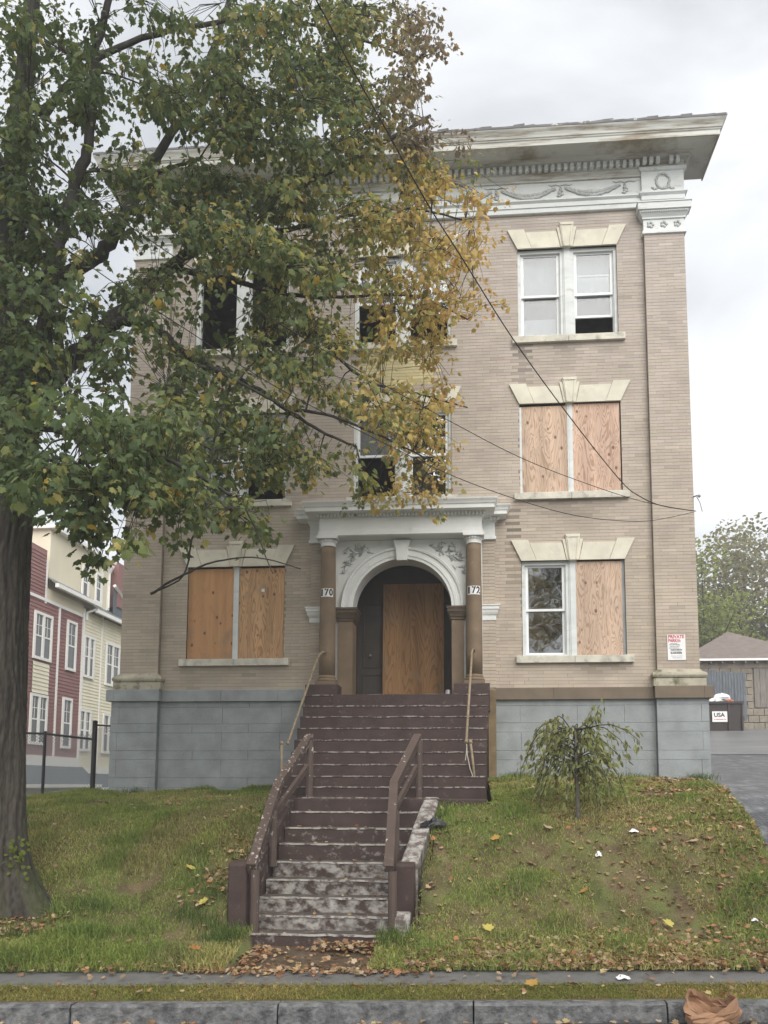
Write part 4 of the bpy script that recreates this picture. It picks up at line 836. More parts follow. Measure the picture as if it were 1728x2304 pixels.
# ------------------------------------------------------------------ row house on the left
HX = -17.3
rh = thing('row_house', (HX, 20, 1.0), 'red and cream clapboard row house with white windows behind the fence', 'house')
def hy(y): return y
def siding(name, y0, y1, z0, z1, m, x=HX, pitch=.145):
    mb = MB(); n = int((z1 - z0)/pitch)
    for i in range(n):
        a = z0 + (z1-z0)*i/n; b = z0 + (z1-z0)*(i+1)/n; mb.add([(x + .03, y0, a), (x + .03, y1, a), (x + .005, y1, b), (x + .005, y0, b), (x + .0, y0, a), (x + .0, y1, a)], [(0, 1, 2, 3), (4, 5, 1, 0)])
    return tag(build(name, mb, m, rh), kind='stuff')
build('wall', MB().box(HX - 9, HX, 8, 32, .5, 9.6), M['cream'], rh)
siding('siding', 9, 17.25, 3.0, 9.35, M['red_siding']); siding('siding', 17.85, 20.0, 3.0, 9.35, M['red_siding']); siding('siding', 17.25, 17.85, 3.0, 9.35, M['red_siding'])
siding('siding', 15.9, 17.2, 5.5, 6.75, M['yel_siding'], HX + .035)
siding('siding', 20.05, 32, 2.6, 9.65, M['yel_siding'])
tr = MB(); tr.box(HX, HX + .07, 17.82, 17.92, 3.0, 9.3); tr.box(HX, HX + .09, 19.98, 20.12, 2.7, 9.7); tr.box(HX, HX + .06, 21.95, 22.02, 2.7, 9.7); tr.box(HX, HX + .06, 16.6, 16.72, 9.2, 11); tr.box(HX, HX + .065, 9, 20, 9.28, 9.4)
build('corner_board', tr, M['hwhite'], rh)
build('skirt_board', MB().box(HX, HX + .14, 8, 20.1, 2.62, 3.02).box(HX, HX + .12, 20.1, 32, 2.35, 2.62), M['hwhite'], rh)
build('frieze_panel', MB().box(HX, HX + .05, 16.7, 20.0, 9.4, 9.85), M['cream'], rh)
def roofq(mb, y0, y1, xo, z0, xi, z1): mb.add([(xo, y0, z0), (xo, y1, z0), (xi, y1, z1), (xi, y0, z1)], [(0, 1, 2, 3)])
rf = MB(); roofq(rf, 16.72, 20.7, HX + .45, 10.0, HX - 2.2, 11.9); roofq(rf, 20.5, 32, HX + .45, 9.75, HX - 3.5, 12.6); build('roof', rf, M['shingle'], rh)
build('gutter', MB().box(HX + .40, HX + .55, 16.7, 20.75, 9.88, 10.04).box(HX + .36, HX + .5, 20.5, 32, 9.6, 9.76), M['hwhite'], rh)
build('downspout', MB().tube([(HX + .45, 20.7, 9.9), (HX + .3, 20.45, 9.7), (HX + .12, 20.2, 9.55), (HX + .12, 20.2, 9.2)], .06, 6).tube([(HX + .12, 22.75, 12.35), (HX - .1, 22.8, 12.0), (HX - .1, 22.8, 10.3)], .07, 6), M['hwhite'], rh)
build('red_gable', MB().box(HX - 3, HX + .02, 9, 16.65, 9.4, 11.4), M['red_siding'], rh)
siding('siding', 9, 16.6, 9.4, 11.3, M['red_siding'], HX + .02)
build('dormer', MB().box(HX - 5, HX - .15, 17.2, 22.9, 9.9, 12.5), M['cream'], rh)
build('dormer_eave', MB().box(HX - 5, HX + .12, 17.0, 23.05, 12.48, 12.62).box(HX - .2, HX - .08, 22.75, 22.9, 10.2, 12.5).box(HX - .2, HX - .1, 20.7, 20.78, 10.2, 12.5).box(HX - .2, HX - .1, 22.1, 22.18, 10.2, 12.5), M['hwhite'], rh)
build('rear_gable', MB().box(HX - 6, HX + .1, 23.4, 32, 10.5, 12.7), M['red_siding'], rh); build('rear_dormer', MB().add([(HX + .05, 23.0, 9.9), (HX + .05, 26, 9.9), (HX + .05, 26, 11.6), (HX + .05, 23.0, 11.4)], [(0, 1, 2, 3)]), M['slate_siding'], rh)
build('rear_rake', MB().tube([(HX + .1, 23.0, 11.45), (HX + .1, 25.5, 10.6)], .1, 4), M['hwhite'], rh)
sr = MB(); roofq(sr, 8, 20.4, HX + 1.0, 1.85, HX + .1, 2.64); roofq(sr, 20.4, 32, HX + .95, 1.7, HX + .1, 2.38); build('skirt_roof', sr, M['slate_siding'], rh)
build('skirt_eave', MB().box(HX + .95, HX + 1.05, 8, 20.4, 1.75, 1.88).box(HX + .9, HX + 1.0, 20.4, 32, 1.62, 1.74), M['hwhite'], rh)
build('garage_door', MB().box(HX + .5, HX + .55, 17.6, 19.8, .5, 1.7), M['hwhite'], rh)
def hwin(y0, y1, z0, z1, n=1, x=HX):
    fr = MB(); t = .11; y0 += t*.4; y1 -= t*.4
    fr.box(x + .03, x + .1, y0 - t, y0, z0 - t, z1 + t).box(x + .03, x + .1, y1, y1 + t, z0 - t, z1 + t).box(x + .03, x + .098, y0, y1, z1, z1 + t).box(x + .03, x + .11, y0, y1, z0 - t, z0)
    if n == 2: ym = (y0+y1)/2; fr.box(x + .03, x + .1, ym - .07, ym + .07, z0, z1)
    o = build('window', fr, M['hwhite'], rh)
    cells = [(y0, y1)] if n == 1 else [(y0, (y0+y1)/2 - .07), ((y0+y1)/2 + .07, y1)]
    for a, b in cells:
        build('pane', MB().add([(x + .04, a, z0), (x + .04, b, z0), (x + .04, b, z1), (x + .04, a, z1)], [(0, 1, 2, 3)]), mat('house_window_glass', (.07, .075, .08), rough=.12, var=.1, spec=.6), o)
        mu = MB(); zm = (z0+z1)/2; mu.box(x + .042, x + .06, a, b, zm - .03, zm + .03); mu.box(x + .042, x + .052, (a+b)/2 - .012, (a+b)/2 + .012, zm, z1); mu.box(x + .042, x + .053, a, b, (zm+z1)/2 - .012, (zm+z1)/2 + .012)
        build('muntin', mu, M['hwhite'], o)
hwin(15.9, 17.2, 6.95, 8.65, 2); hwin(18.6, 19.35, 6.85, 8.8); hwin(20.2, 21.15, 6.75, 8.45, 2); hwin(22.5, 23.9, 6.65, 8.5, 2)
hwin(15.9, 17.1, 3.55, 5.35, 2); hwin(18.5, 19.2, 3.5, 5.45); hwin(20.05, 21.05, 3.45, 5.1, 2); hwin(22.45, 23.6, 3.42, 5.1, 2)
hwin(20.08, 20.62, 10.35, 11.62, 1, HX - .16); hwin(21.42, 21.97, 10.4, 11.62, 1, HX - .16)
# ------------------------------------------------------------------ chain link fence
cf = thing('chain_link_fence', (-8.5, .6, 1.5), 'black chain link fence between the lawn and the row house', 'fence')
for x, zt, r in ((-8.54, 2.93, .032), (-7.51, 3.13, .05), (-9.9, 2.95, .032), (-11.3, 2.95, .032)): build('fence_post', MB().tube([(x, .6, .8), (x, .6, zt)], r, 10).blob((x, .6, zt), (r*1.2, r*1.2, r*.8), 1, 0, 8, 4), M['blackmetal'], cf)
build('top_rail', MB().tube([(-11.5, .6, 2.98), (-8.54, .6, 2.90), (-7.51, .6, 2.78)], .024, 8).tube([(-7.51, .6, 3.07), (-6.7, .6, 3.02)], .02, 8), M['blackmetal'], cf)
V = []; F = []
def lk(a, b, r=.005):
    o = len(V); a = np.array(a); b = np.array(b)
    for p in (a, b): V.extend([p + (-r, 0, r), p + (r, 0, r), p + (0, r, -r)])
    F.extend([(o, o+1, o+4, o+3), (o+1, o+2, o+5, o+4), (o+2, o, o+3, o+5)])
p_ = .062
for x0, x1, z0, z1 in ((-11.4, -7.51, 1.25, 2.88), (-7.51, -6.75, 1.5, 3.02)):
    n = int((x1-x0+z1-z0)/p_)
    for i in range(n):
        s = i*p_
        a = (x0 + s, z0) if s < x1-x0 else (x1, z0 + s - (x1-x0)); b = (x0, z0 + s) if s < z1-z0 else (x0 + s - (z1-z0), z1); lk((a[0], .595, a[1]), (b[0], .595, b[1]))
        lk((x0+x1-a[0], .605, a[1]), (x0+x1-b[0], .605, b[1]))
np_mesh('link_mesh', V, F, M['mesh'], cf)
# ------------------------------------------------------------------ garage, gate and dumpster on the right
ga = thing('garage', (12.5, 17, 4.0), 'small stone block garage with brown hip roof at the top of the driveway', 'garage')
build('wall', MB().box(8.1, 13.3, 17.06, 24, 3.7, 6.62), M['garage_stone'], ga)
rg = random.Random(8)
for i in range(9):
    z = 4.0 + i*.265; x = 8.2 - (.2 if i % 2 else 0)
    while x < 12.2:
        if not (x + .2 > 10.62 and x + .2 < 12.3 and 4.8 < z + .1 < 6.3): build('stone_block', MB().bbox(x + .01, min(x + .39, 10.60) if (x < 10.6 < x + .39 and 4.75 < z + .1 < 6.3) else x + .39, 17.0 + rg.uniform(-.012, .012), 17.08, z + .012, z + .253, .02), M['garage_stone'], ga)
        x += .4
gd_ = build('garage_door', MB().box(10.66, 12.6, 17.02, 17.07, 4.82, 6.33), M['oldwood'], ga)
for k in range(9): build('plank', MB().box(10.67 + k*.214, 10.67 + k*.214 + .205, 17.0, 17.02, 4.83, 6.32), M['oldwood'], gd_)
build('lintel_beam', MB().box(8.3, 13.3, 16.98, 17.06, 6.34, 6.62), mat('garage_beam', (.24, .21, .175), var=.25, scale=4), ga)
ap = (10.55, 19.2, 8.2); e0, e1, f0, f1, ez = 7.9, 13.5, 16.75, 24.5, 6.66
build('roof', MB().add([(e0, f0, ez), (e1, f0, ez), (e1, f1, ez), (e0, f1, ez), (10.66, 20.0, 8.28), (10.8, 21.2, 8.28)], [(0, 1, 5, 4), (1, 2, 5), (2, 3, 4, 5), (3, 0, 4)]), M['garage_roof'], ga)
build('gutter', MB().box(e0, e1, f0 - .04, f0 + .02, ez - .07, ez + .01), M['hwhite'], ga)
for k in range(12): build('rafter_tail', MB().box(8.6 + k*.42, 8.66 + k*.42, f0 + .02, 17.0, ez - .16, ez - .07), M['oldwood'], ga)
gt = thing('plank_gate', (9.5, 16.6, 4.0), 'dark blue grey vertical plank gate leaning against the garage', 'gate')
for k in range(14): x = 8.75 + k*.105; build('plank', MB().box(x, x + .095, 16.55 + rg.uniform(-.01, .01), 16.58, 4.3, 6.22 - .01*k + rg.uniform(-.03, .03)), M['bluegrey'], gt)
build('crossbar', MB().box(8.7, 10.25, 16.585, 16.63, 4.9, 5.0).box(8.7, 10.25, 16.585, 16.63, 5.8, 5.9), M['bluegrey'], gt)
du = thing('dumpster', (8.8, 14.9, 3.85), 'dark brown open dumpster heaped with rubbish at the top of the driveway', 'dumpster')
dz = 3.80; m = MB(); m.add([(7.6, 14.5, dz), (9.42, 14.5, dz), (9.42, 15.7, dz), (7.6, 15.7, dz), (7.55, 14.44, dz+.95), (9.38, 14.44, dz+.95), (9.4, 15.8, dz+1.0), (7.55, 15.8, dz+1.0)], [(0,1,5,4),(1,2,6,5),(2,3,7,6),(3,0,4,7),(3,2,1,0)]); build('body', m, M['dumpster'], du)
build('rim', MB().box(7.5, 9.43, 14.38, 14.46, dz+.94, dz+1.02).box(9.36, 9.44, 14.46, 15.8, dz+.95, dz+1.02), M['dumpster'], du)
for x in (8.9, 9.36): build('rib', MB().box(x, x + .05, 14.41, 14.5, dz + .02, dz + .93), M['dumpster'], du)
build('fork_pocket', MB().box(9.4, 9.52, 14.7, 15.4, dz + .35, dz + .52), M['dumpster'], du)
dsn = build('sign_panel', MB().box(8.36, 8.87, 14.425, 14.437, 4.10, 4.47), M['signwhite'], du)
lettering('lettering', 'USA', 8.42, 4.27, 14.424, .20, .37, M['inknavy'], dsn, .006)
mk = MB(); x = 8.42
while x < 8.82: mk.box(x, x + .022, 14.42, 14.424, 4.175, 4.205); x += .034 if rg.random() < .8 else .055
tag(build('print', mk, M['inkred'], dsn), kind='stuff')
rc = thing('rubbish_bag', (8.85, 14.9, 4.75), 'big white plastic rubbish bag on top of the dumpster', 'bag'); build('bag_body', MB().blob((8.83, 14.9, 4.93), (.33, .3, .2), 4, .22, 16, 10), M['bagwhite'], rc, False); build('bag_knot', MB().blob((8.45, 14.75, 4.92), (.08, .08, .06), 5, .4, 8, 6), M['bagwhite'], rc)
for k, (x, mt, lb) in enumerate(((8.40, 'bagwhite', 'small white rubbish piece at the left end of the dumpster heap'), (8.62, 'paper', 'crumpled white rubbish below the big bag on the dumpster'), (9.05, 'orange', 'orange rubbish piece at the right of the dumpster heap'))):
    tag(build('rubbish', MB().blob((x, 14.62, 4.83), (.11, .08, .075), 20 + k, .4, 8, 6), M[mt]), lb, 'rubbish', 'rubbish on the dumpster')

def pnoise(X, Y, s, seed):
    g = np.random.default_rng(seed); v = np.zeros_like(X)
    for k in range(7): a = g.uniform(0, 6.28); f = s*g.uniform(.6, 1.9); v += np.sin((X*math.cos(a) + Y*math.sin(a))*f + g.uniform(0, 6.28))
    return v/3.0
# ------------------------------------------------------------------ leaves
def leaf_template(kind):
    if kind == 'maple':
        half = [(0.04, 0.0), (0.24, -0.11), (0.40, 0.0), (0.34, 0.13), (0.57, 0.33), (0.40, 0.41), (0.33, 0.66), (0.15, 0.64)]; tip = (0, 1.0); ctr = (0, 0.3)
    elif kind == 'oval':
        half = [(0.04, 0.0), (0.2, 0.3), (0.17, 0.65)]; tip = (0, 1.0); ctr = (0, 0.4)
    else:
        half = [(0.05, 0.0), (0.5, 0.2), (0.42, 0.7)]; tip = (0, 1.0); ctr = (0, 0.4)
    out_ = half + [tip] + [(-x, y) for x, y in half[::-1]]
    P = np.array([ctr] + out_); z = -0.28*np.abs(P[:, 0]) - 0.16*P[:, 1]**2
    V = np.column_stack([P[:, 0], P[:, 1] - 0.0, z]); n = len(out_)
    F = np.array([(0, 1 + i, 1 + (i+1) % n) for i in range(n)]); return V, F
def rot_from(dirv, nrm):
    """rows: leaf x, y (tip), z (upper side) axes"""
    y = dirv / np.linalg.norm(dirv, axis=1, keepdims=True); z = nrm - y*np.sum(nrm*y, 1, keepdims=True); z /= np.maximum(np.linalg.norm(z, axis=1, keepdims=True), 1e-6)
    x = np.cross(y, z); return np.stack([x, y, z], 1)
def leaf_mesh(name, pos, dirv, nrm, size, col, kind, material, parent=None, cup=None, wide=None):
    T, F = leaf_template(kind); A = rot_from(dirv, nrm); n = len(pos); k = len(T)
    Tl = np.repeat(T[None], n, 0)
    if cup is not None: Tl = Tl.copy(); Tl[:, :, 2] *= cup[:, None]
    if wide is not None: Tl[:, :, 0] *= wide[:, None]
    V = np.einsum('nki,nij->nkj', Tl, A)*size[:, None, None] + pos[:, None, :]
    FF = (F[None] + (np.arange(n)*k)[:, None, None]).reshape(-1, 3)
    tint = np.repeat(np.clip(col, 0, 1), k, 0)
    return np_mesh(name, V.reshape(-1, 3), FF, material, parent, tint)

# ------------------------------------------------------------------ the street maple
K = 1728/1659
mt = thing('maple_tree', (-5.75, -5.75, .3), 'large street maple turning from green to yellow in front of the building', 'tree')
def D(x, y, Y): return at(x*K, y*K, Y)
limbs = []   # (points, radii)
trunk_top = np.array([-5.86, -5.72, 6.45])
def limb(pts, r0, r1): limbs.append(([np.array(p, float) for p in pts], r0, r1))
limb([trunk_top, D(30, 740, -5.4), D(15, 600, -5.4), D(30, 420, -5.3), D(50, 220, -5.2), D(70, 0, -5.2), D(90, -250, -5.1), D(100, -500, -5)], .30, .05)
limb([trunk_top, D(80, 790, -5.9), D(105, 640, -6.0), D(130, 520, -6.0), D(165, 390, -6.1), D(195, 290, -6.1), D(205, 130, -6.2), D(250, -60, -6.2), D(300, -300, -6)], .13, .03)
limb([trunk_top + (0, 0, -.3), D(110, 815, -5.2), D(180, 755, -5.0), D(245, 690, -4.8), D(330, 610, -4.5), D(470, 500, -4.1), D(620, 415, -3.7), D(790, 330, -3.3), D(930, 250, -3.1)], .19, .025)
limb([D(235, 700, -4.85), D(290, 692, -4.9), D(350, 718, -4.9), D(400, 765, -4.9), D(500, 815, -4.8), D(560, 842, -4.7), D(615, 882, -4.6), D(690, 930, -4.4), D(770, 965, -4.2)], .075, .015)
limb([D(400, 765, -4.9), D(470, 800, -5.2), D(560, 850, -5.5), D(650, 900, -5.6)], .035, .012)
limb([D(60, 640, -5.3), D(180, 572, -5.0), D(250, 512, -4.7), D(300, 385, -4.3), D(380, 280, -4.0), D(440, 160, -3.8), D(490, 20, -3.6), D(540, -200, -3.4)], .12, .03)
limb([D(305, 385, -4.3), D(360, 365, -4.2), D(430, 345, -4.1)], .045, .02)
limb([D(470, 500, -4.1), D(600, 500, -3.8), D(740, 470, -3.4), D(880, 450, -3.1), D(1020, 480, -2.9)], .05, .012)
limb([D(380, 580, -4.3), D(520, 610, -4.1), D(640, 640, -3.8), D(760, 640, -3.5), D(900, 640, -3.2), D(1010, 690, -3.1)], .05, .012)
limb([D(620, 640, -3.8), D(700, 740, -3.8), D(790, 820, -3.7), D(900, 850, -3.5), D(1010, 880, -3.3)], .035, .01)
limb([D(615, 882, -4.6), D(720, 900, -4.3), D(830, 945, -4.0), D(940, 1000, -3.8)], .028, .01)
limb([D(90, 250, -5.4), D(220, 120, -5.0), D(400, 60, -4.4), D(600, 40, -3.9), D(760, 80, -3.6), D(900, 130, -3.3)], .06, .012)
limb([D(40, 920, -5.6), D(130, 930, -6.4), D(250, 960, -7.0), D(380, 1000, -7.3), D(500, 1070, -7.3)], .06, .015)
limb([D(60, 860, -5.6), D(120, 880, -6.6), D(170, 960, -7.4), D(210, 1060, -7.8)], .04, .012)
limb([D(500, 815, -4.8), D(480, 900, -5.4), D(455, 1010, -5.9), D(445, 1090, -6.1), D(415, 1165, -6.2), D(395, 1245, -6.3), D(325, 1283, -6.4)], .022, .008)
limb([D(325, 1283, -6.4), D(400, 1240, -6.35), D(470, 1212, -6.3), D(560, 1205, -6.3), D(650, 1229, -6.3)], .016, .006)
limb([D(530, 1100, -6.4), D(555, 1150, -6.35), D(575, 1205, -6.3), D(590, 1240, -6.3)], .01, .005)
limb([trunk_top, (-7.2, -5.9, 8.3), (-9.0, -6.3, 9.8), (-10.6, -6.5, 11.0)], .16, .03)
limb([trunk_top, (-6.3, -7.0, 8.2), (-6.6, -8.6, 9.6), (-6.6, -10, 11)], .15, .03)
limb([trunk_top, (-6.6, -4.6, 8.8), (-7.6, -3.4, 11.0), (-8.3, -2.6, 13)], .15, .03)
limb([(-6.0, -5.4, 9.5), (-6.6, -6.6, 11.5), (-6.2, -7.6, 13.6)], .12, .03)

MAP = ["765635678999887500", "766343358999988610", "777567899999988620", "876578899999887630", "865316899999875320", "865513489988766530",
       "998686799987778741", "999898898788778753", "997554899988767754", "985346899888766652", "985456622888434543", "976655400588444543",
       "854665613888545421", "942456657877633410", "976677787757656640", "997789998656566620", "997899857866635500", "777699866754423400", "036537787321100100", "041331223530000000"]
rgn = np.random.default_rng(21)
def hole(x, y): return pnoise(np.array(x), np.array(y), .035, 77) < -.52 - .2*(x < 380)*(y > 850)
cl = []   # cluster centre, leaf size, kind of colour
for r, row in enumerate(MAP):
    for c_, ch in enumerate(row):
        d = int(ch); n = rgn.poisson(d * (1.5 if c_ > 12 and r > 4 else .62 if c_ < 7 and r < 14 else .85) * (4.5 if d > 7 else 2.9 if d > 4 else 1.2) / 4.0)*4
        for _ in range(n):
            if _ % 4 == 0: x00 = 60*(c_ + rgn.random()); y00 = 60*(r + rgn.random()); Yj = rgn.normal(0, .75)
            x = x00 + rgn.normal(0, 17); y = y00 + rgn.normal(0, 13)
            if hole(x, y): continue
            u = min(1, max(0, (x - 100)/850)); v = y/1200
            Ym = -6.1 + 2.9*u - (1.6 if (y > 850 and x < 450) else 0)*(1 - abs(x - 225)/450) ; Y = Ym + Yj + rgn.normal(0, .1)
            Y = min(Y, -1.15); P = D(x, y, Y)
            yel = max((x - 740)/260, -.72 + x/1150) + rgn.normal(0, .36) + (0.1 if 380 < y < 1080 else -.22)*(x > 600)
            cl.append((P, yel, x, y))
# the rest of the crown, outside the picture
for _ in range(4200):
    q = rgn.normal(0, 1, 3); q = q/np.linalg.norm(q)*(rgn.random()**.4); P = np.array([-6.0, -5.5, 11.0]) + q*np.array([5.2, 4.9, 5.6])
    if P[1] > -1.5 or P[2] < 6.2: continue
    s, dep = px(P)
    if -60 < s[0] < 1790 and -60 < s[1] < 2304 and dep > 0: continue
    cl.append((P, -1 + rgn.normal(0, .3), -100, 300))
C3 = np.array([c[0] for c in cl]); YEL = np.array([c[1] for c in cl]); CXp = np.array([c[2] for c in cl]); CYp = np.array([c[3] for c in cl])
# skeleton: limbs, then hubs, then a twig to each leaf cluster
nodes = []; mb_l = MB()
for pts, r0, r1 in limbs:
    Q = [np.array(q) for q in smooth_path(pts, 6)]; L = len(Q); rr = [r0 + (r1 - r0)*(i/(L-1))**.8 for i in range(L)]
    Q = [q + np.array([random.gauss(0, 1), random.gauss(0, 1), random.gauss(0, 1)])*min(.02, .25*rr[i]) if 0 < i < L-1 else q for i, q in enumerate(Q)]
    mb_l.tube(Q, rr, 9 if r0 > .05 else 6); nodes += [(q, rr[i]) for i, q in enumerate(Q)]
NP = np.array([n[0] for n in nodes]); NR = np.array([n[1] for n in nodes])
hubs = C3[rgn.choice(len(C3), 420, replace=False)]
hd = np.min(np.linalg.norm(hubs[:, None] - NP[None], axis=2), 1); hubs = hubs[np.argsort(hd)]
tw = MB()
for h in hubs:
    d = np.linalg.norm(NP - h, axis=1); i = int(np.argmin(d)); a = NP[i]
    if d[i] < .15 or d[i] > 3.2: continue
    m1 = a*.6 + h*.4 + np.array([0, 0, .10*d[i]]) + rgn.normal(0, .06*d[i], 3); m2 = a*.25 + h*.75 + np.array([0, 0, .06*d[i]]) + rgn.normal(0, .05*d[i], 3)
    Q = [np.array(q) for q in smooth_path([a, m1, m2, h], 3)]; r0 = min(NR[i]*.7, .008 + .012*d[i]); rr = [r0 + (.0045 - r0)*k/(len(Q)-1) for k in range(len(Q))]
    tw.tube(Q, rr, 5, False); NP = np.concatenate([NP, np.array(Q[1:])]); NR = np.concatenate([NR, np.array(rr[1:])])
for i0 in range(len(C3)):
    d = np.linalg.norm(NP - C3[i0], axis=1); i = int(np.argmin(d))
    if d[i] < .04 or d[i] > 1.6: continue
    m1 = (NP[i] + C3[i0])/2 + np.array([0, 0, .07*d[i]]) + rgn.normal(0, .05*d[i], 3); tw.tube([NP[i], m1, C3[i0]], [.0055, .004, .003], 3, False)
# trunk with root flare and ridged bark
tv = []; tf = []; tc_ = []; nz_, na = 150, 180
for i in range(nz_):
    z = -.1 + 6.9*i/(nz_-1); base = .36 + .05*max(0, (z-5)/2) ; fl_ = .62*math.exp(-max(0, z - .35)/.45)
    for k in range(na):
        a = 2*math.pi*k/na; root = .5 + .5*math.cos(a*4 + .6) ; r = base + fl_*(.30 + .85*root**1.5) + .026*abs(math.sin(a*15 + 1.6*math.sin(z*2.1 + a*2) + .9*math.sin(z*5.3 - a*3) + .5*math.sin(z*11 + a*7)))**.7 + .012*math.sin(a*5 + z) + random.uniform(-.005, .005)
        tv.append((-5.83 - .018*z + r*math.cos(a) + .02*math.sin(z), -5.75 + r*math.sin(a), z))
for i in range(nz_-1):
    for k in range(na): tf.append((i*na+k, i*na+(k+1) % na, (i+1)*na+(k+1) % na, (i+1)*na+k))
tv = np.array(tv); th2 = np.arctan2(tv[:, 1] + 5.75, tv[:, 0] + 5.74); gv = np.random.default_rng(9)
ms_ = np.clip(1.15 - (tv[:, 2] - .3)/1.0 + .5*np.sin(th2*3 + 1), 0, 1)*np.clip(.5 + .9*pnoise(th2*3, tv[:, 2]*2, 3, 4), 0, 1)
bc = np.array([[.058, .051, .042]])*(1 + .38*pnoise(th2*16, tv[:, 2]*2.2, 1.6, 6)[:, None] + gv.normal(0, .16, (len(tv), 1))); bc = bc*(1 - .7*ms_[:, None]) + np.array([[.045, .055, .018]])*.7*ms_[:, None]
np_mesh('trunk', tv, tf, mat('trunk_bark', (0, 0, 0), rough=.95, var=.25, scale=30, attr='tint', bump=.8, bscale=26, stretch=(1, 1, .22)), mt, np.clip(bc, .02, .4), smooth=True)
build('limbs', mb_l, M['bark'], mt, True); tag(build('twigs', tw, M['twig'], mt, False), kind='stuff')
# leaves hang in fans round the end of each twig
nl = 8; n = len(C3); idx = np.repeat(np.arange(n), nl); N = len(idx)
off = rgn.normal(0, 1, (N, 3))*np.array([.11, .11, .07]); off[:, 2] -= .03
pos = C3[idx] + off
dirv = off*np.array([1, 1, .3]) + rgn.normal(0, .05, (N, 3)); dirv[:, 2] -= .10 + .10*rgn.random(N)
nrm = rgn.normal(0, .45, (N, 3)) + np.array([0, -.25, 1.0])
far = np.clip((CXp[idx] - 550)/400, 0, 1)
size = (.098 - .008*far)*rgn.uniform(.5, 1.3, N)
y = YEL[idx] + rgn.normal(0, .24, N)
g1, g2, g3 = np.array([.088, .125, .058]), np.array([.19, .225, .085]), np.array([.42, .33, .125]); g4 = np.array([.43, .29, .125]); br = np.array([.15, .115, .10])
t1 = np.clip((y + .6)/.8, 0, 1)[:, None]; t2 = np.clip(y/.75, 0, 1)[:, None]; t3 = np.clip((y - .9)/.6, 0, 1)[:, None]
col = (g1*(1-t1) + g2*t1)*(1-t2) + g3*t2; col = col*(1-t3) + g4*t3
brm = ((CXp[idx] > 780) & (CYp[idx] < 330))[:, None]*np.clip((CXp[idx]-760)/150, 0, 1)[:, None]; col = col*(1-.85*brm) + br*.85*brm
stray = rgn.random(N) < .008; col[stray] = np.array([.30, .21, .04])
col = col*rgn.uniform(.75, 1.25, (N, 1))
tag(leaf_mesh('crown', pos, dirv, nrm, size, col, 'maple', M['leaf'], mt, cup=rgn.uniform(.3, 2.6, N), wide=rgn.uniform(.6, 1.1, N)), kind='stuff')
# sprouts low on the trunk
sp = rgn.normal(0, 1, (60, 3))*np.array([.09, .05, .12]) + np.array([-5.3, -6.0, 1.05]); tag(leaf_mesh('sprout', sp, rgn.normal(0, 1, (60, 3)), rgn.normal(0, 1, (60, 3)) + [0, -1, 1], np.full(60, .05), np.repeat([[.16, .2, .04]], 60, 0), 'maple', M['leaf'], mt), kind='stuff')

# its fellow across the street, seen only as a reflection
m2 = thing('maple_tree', (8.6, -21.5, -.1), 'second street maple, seen only mirrored in the ground floor window glass', 'tree'); m2.rotation_euler = (0, 0, R(150))
for ch in list(mt.children):
    c_ = ch.copy(); COL.objects.link(c_); c_.parent = m2
# ------------------------------------------------------------------ weeping sapling
wt_ = thing('weeping_tree', (1.43, -3.95, 1.42), 'small weeping tree with drooping narrow leaves in front of the grey foundation', 'tree')
gz = float(lawn_z(1.43, -3.95)); tb = np.array([1.43, -3.95, gz]); th_ = 1.18
build('trunk', MB().tube([tb + (0, 0, -.05), tb + (.0, 0, .03), tb + (-.005, 0, .3), tb + (-.015, 0, .8), tb + (-.02, 0, th_)], [.055, .036, .026, .022, .016], 9), mat('sapling_bark', (.11, .10, .085), var=.3, scale=20), wt_, True)
bm = MB(); lp, ld = [], []
rgw = np.random.default_rng(5)
arms = []
for k in range(60):
    a = rgw.uniform(0, 2*math.pi); reach = rgw.uniform(.25, .68); rise = rgw.uniform(.06, .26); drop = rgw.uniform(.2, .85); z0 = rgw.uniform(.45, .98)*th_
    if math.sin(a) < -.2 and abs(math.cos(a)) < .4: a += math.pi
    arms.append((a, reach, rise, drop, z0))
arms = arms[:48]
arms += [(0.05, .88, .12, .38, th_), (.3, .8, .1, .6, th_), (3.0, .70, .1, .75, th_), (3.3, .78, .15, .9, th_*.95), (2.9, .62, .2, .5, th_)]
for a, reach, rise, drop, z0 in arms:
    s0 = tb + np.array([-.02, 0, z0]); P = []
    for i in range(9):
        t = i/8; P.append(s0 + np.array([math.cos(a)*reach*(1 - (1-t)**1.7), math.sin(a)*reach*(1 - (1-t)**1.7), rise*math.sin(min(1, t*2.4)*math.pi/2)*1.0 - drop*max(0, t - .25)**1.4*1.3]) + rgw.normal(0, .012, 3))
    P = [p if p[2] > gz + .08 else np.array([p[0], p[1], gz + .08 + rgw.random()*.1]) for p in P]
    bm.tube(P, [.010 - .0009*i for i in range(9)], 4, False)
    for i in range(2, 9):
        for q in range(5):
            t = rgw.random(); lp.append(P[i-1]*(1-t) + P[i]*t + rgw.normal(0, .045, 3)); ld.append(np.array([math.cos(a)*.4, math.sin(a)*.4, -1.0]) + rgw.normal(0, .45, 3))
for dx, dz in ((.32, .36), (.22, .32)):   # two upright shoots
    P = [tb + (.1, 0, th_ - .02), tb + (dx*.75, 0, th_ + dz*.4), tb + (dx, 0, th_ + dz)]; bm.tube(P, [.008, .005, .003], 4, False)
    for q in range(26): t = rgw.random(); lp.append(P[1]*(1-t) + P[2]*t + rgw.normal(0, .045, 3)); ld.append(np.array([.2, 0, -.8]) + rgw.normal(0, .5, 3))
build('branches', bm, M['twig'], wt_); lp = np.array(lp); ld = np.array(ld); n = len(lp)
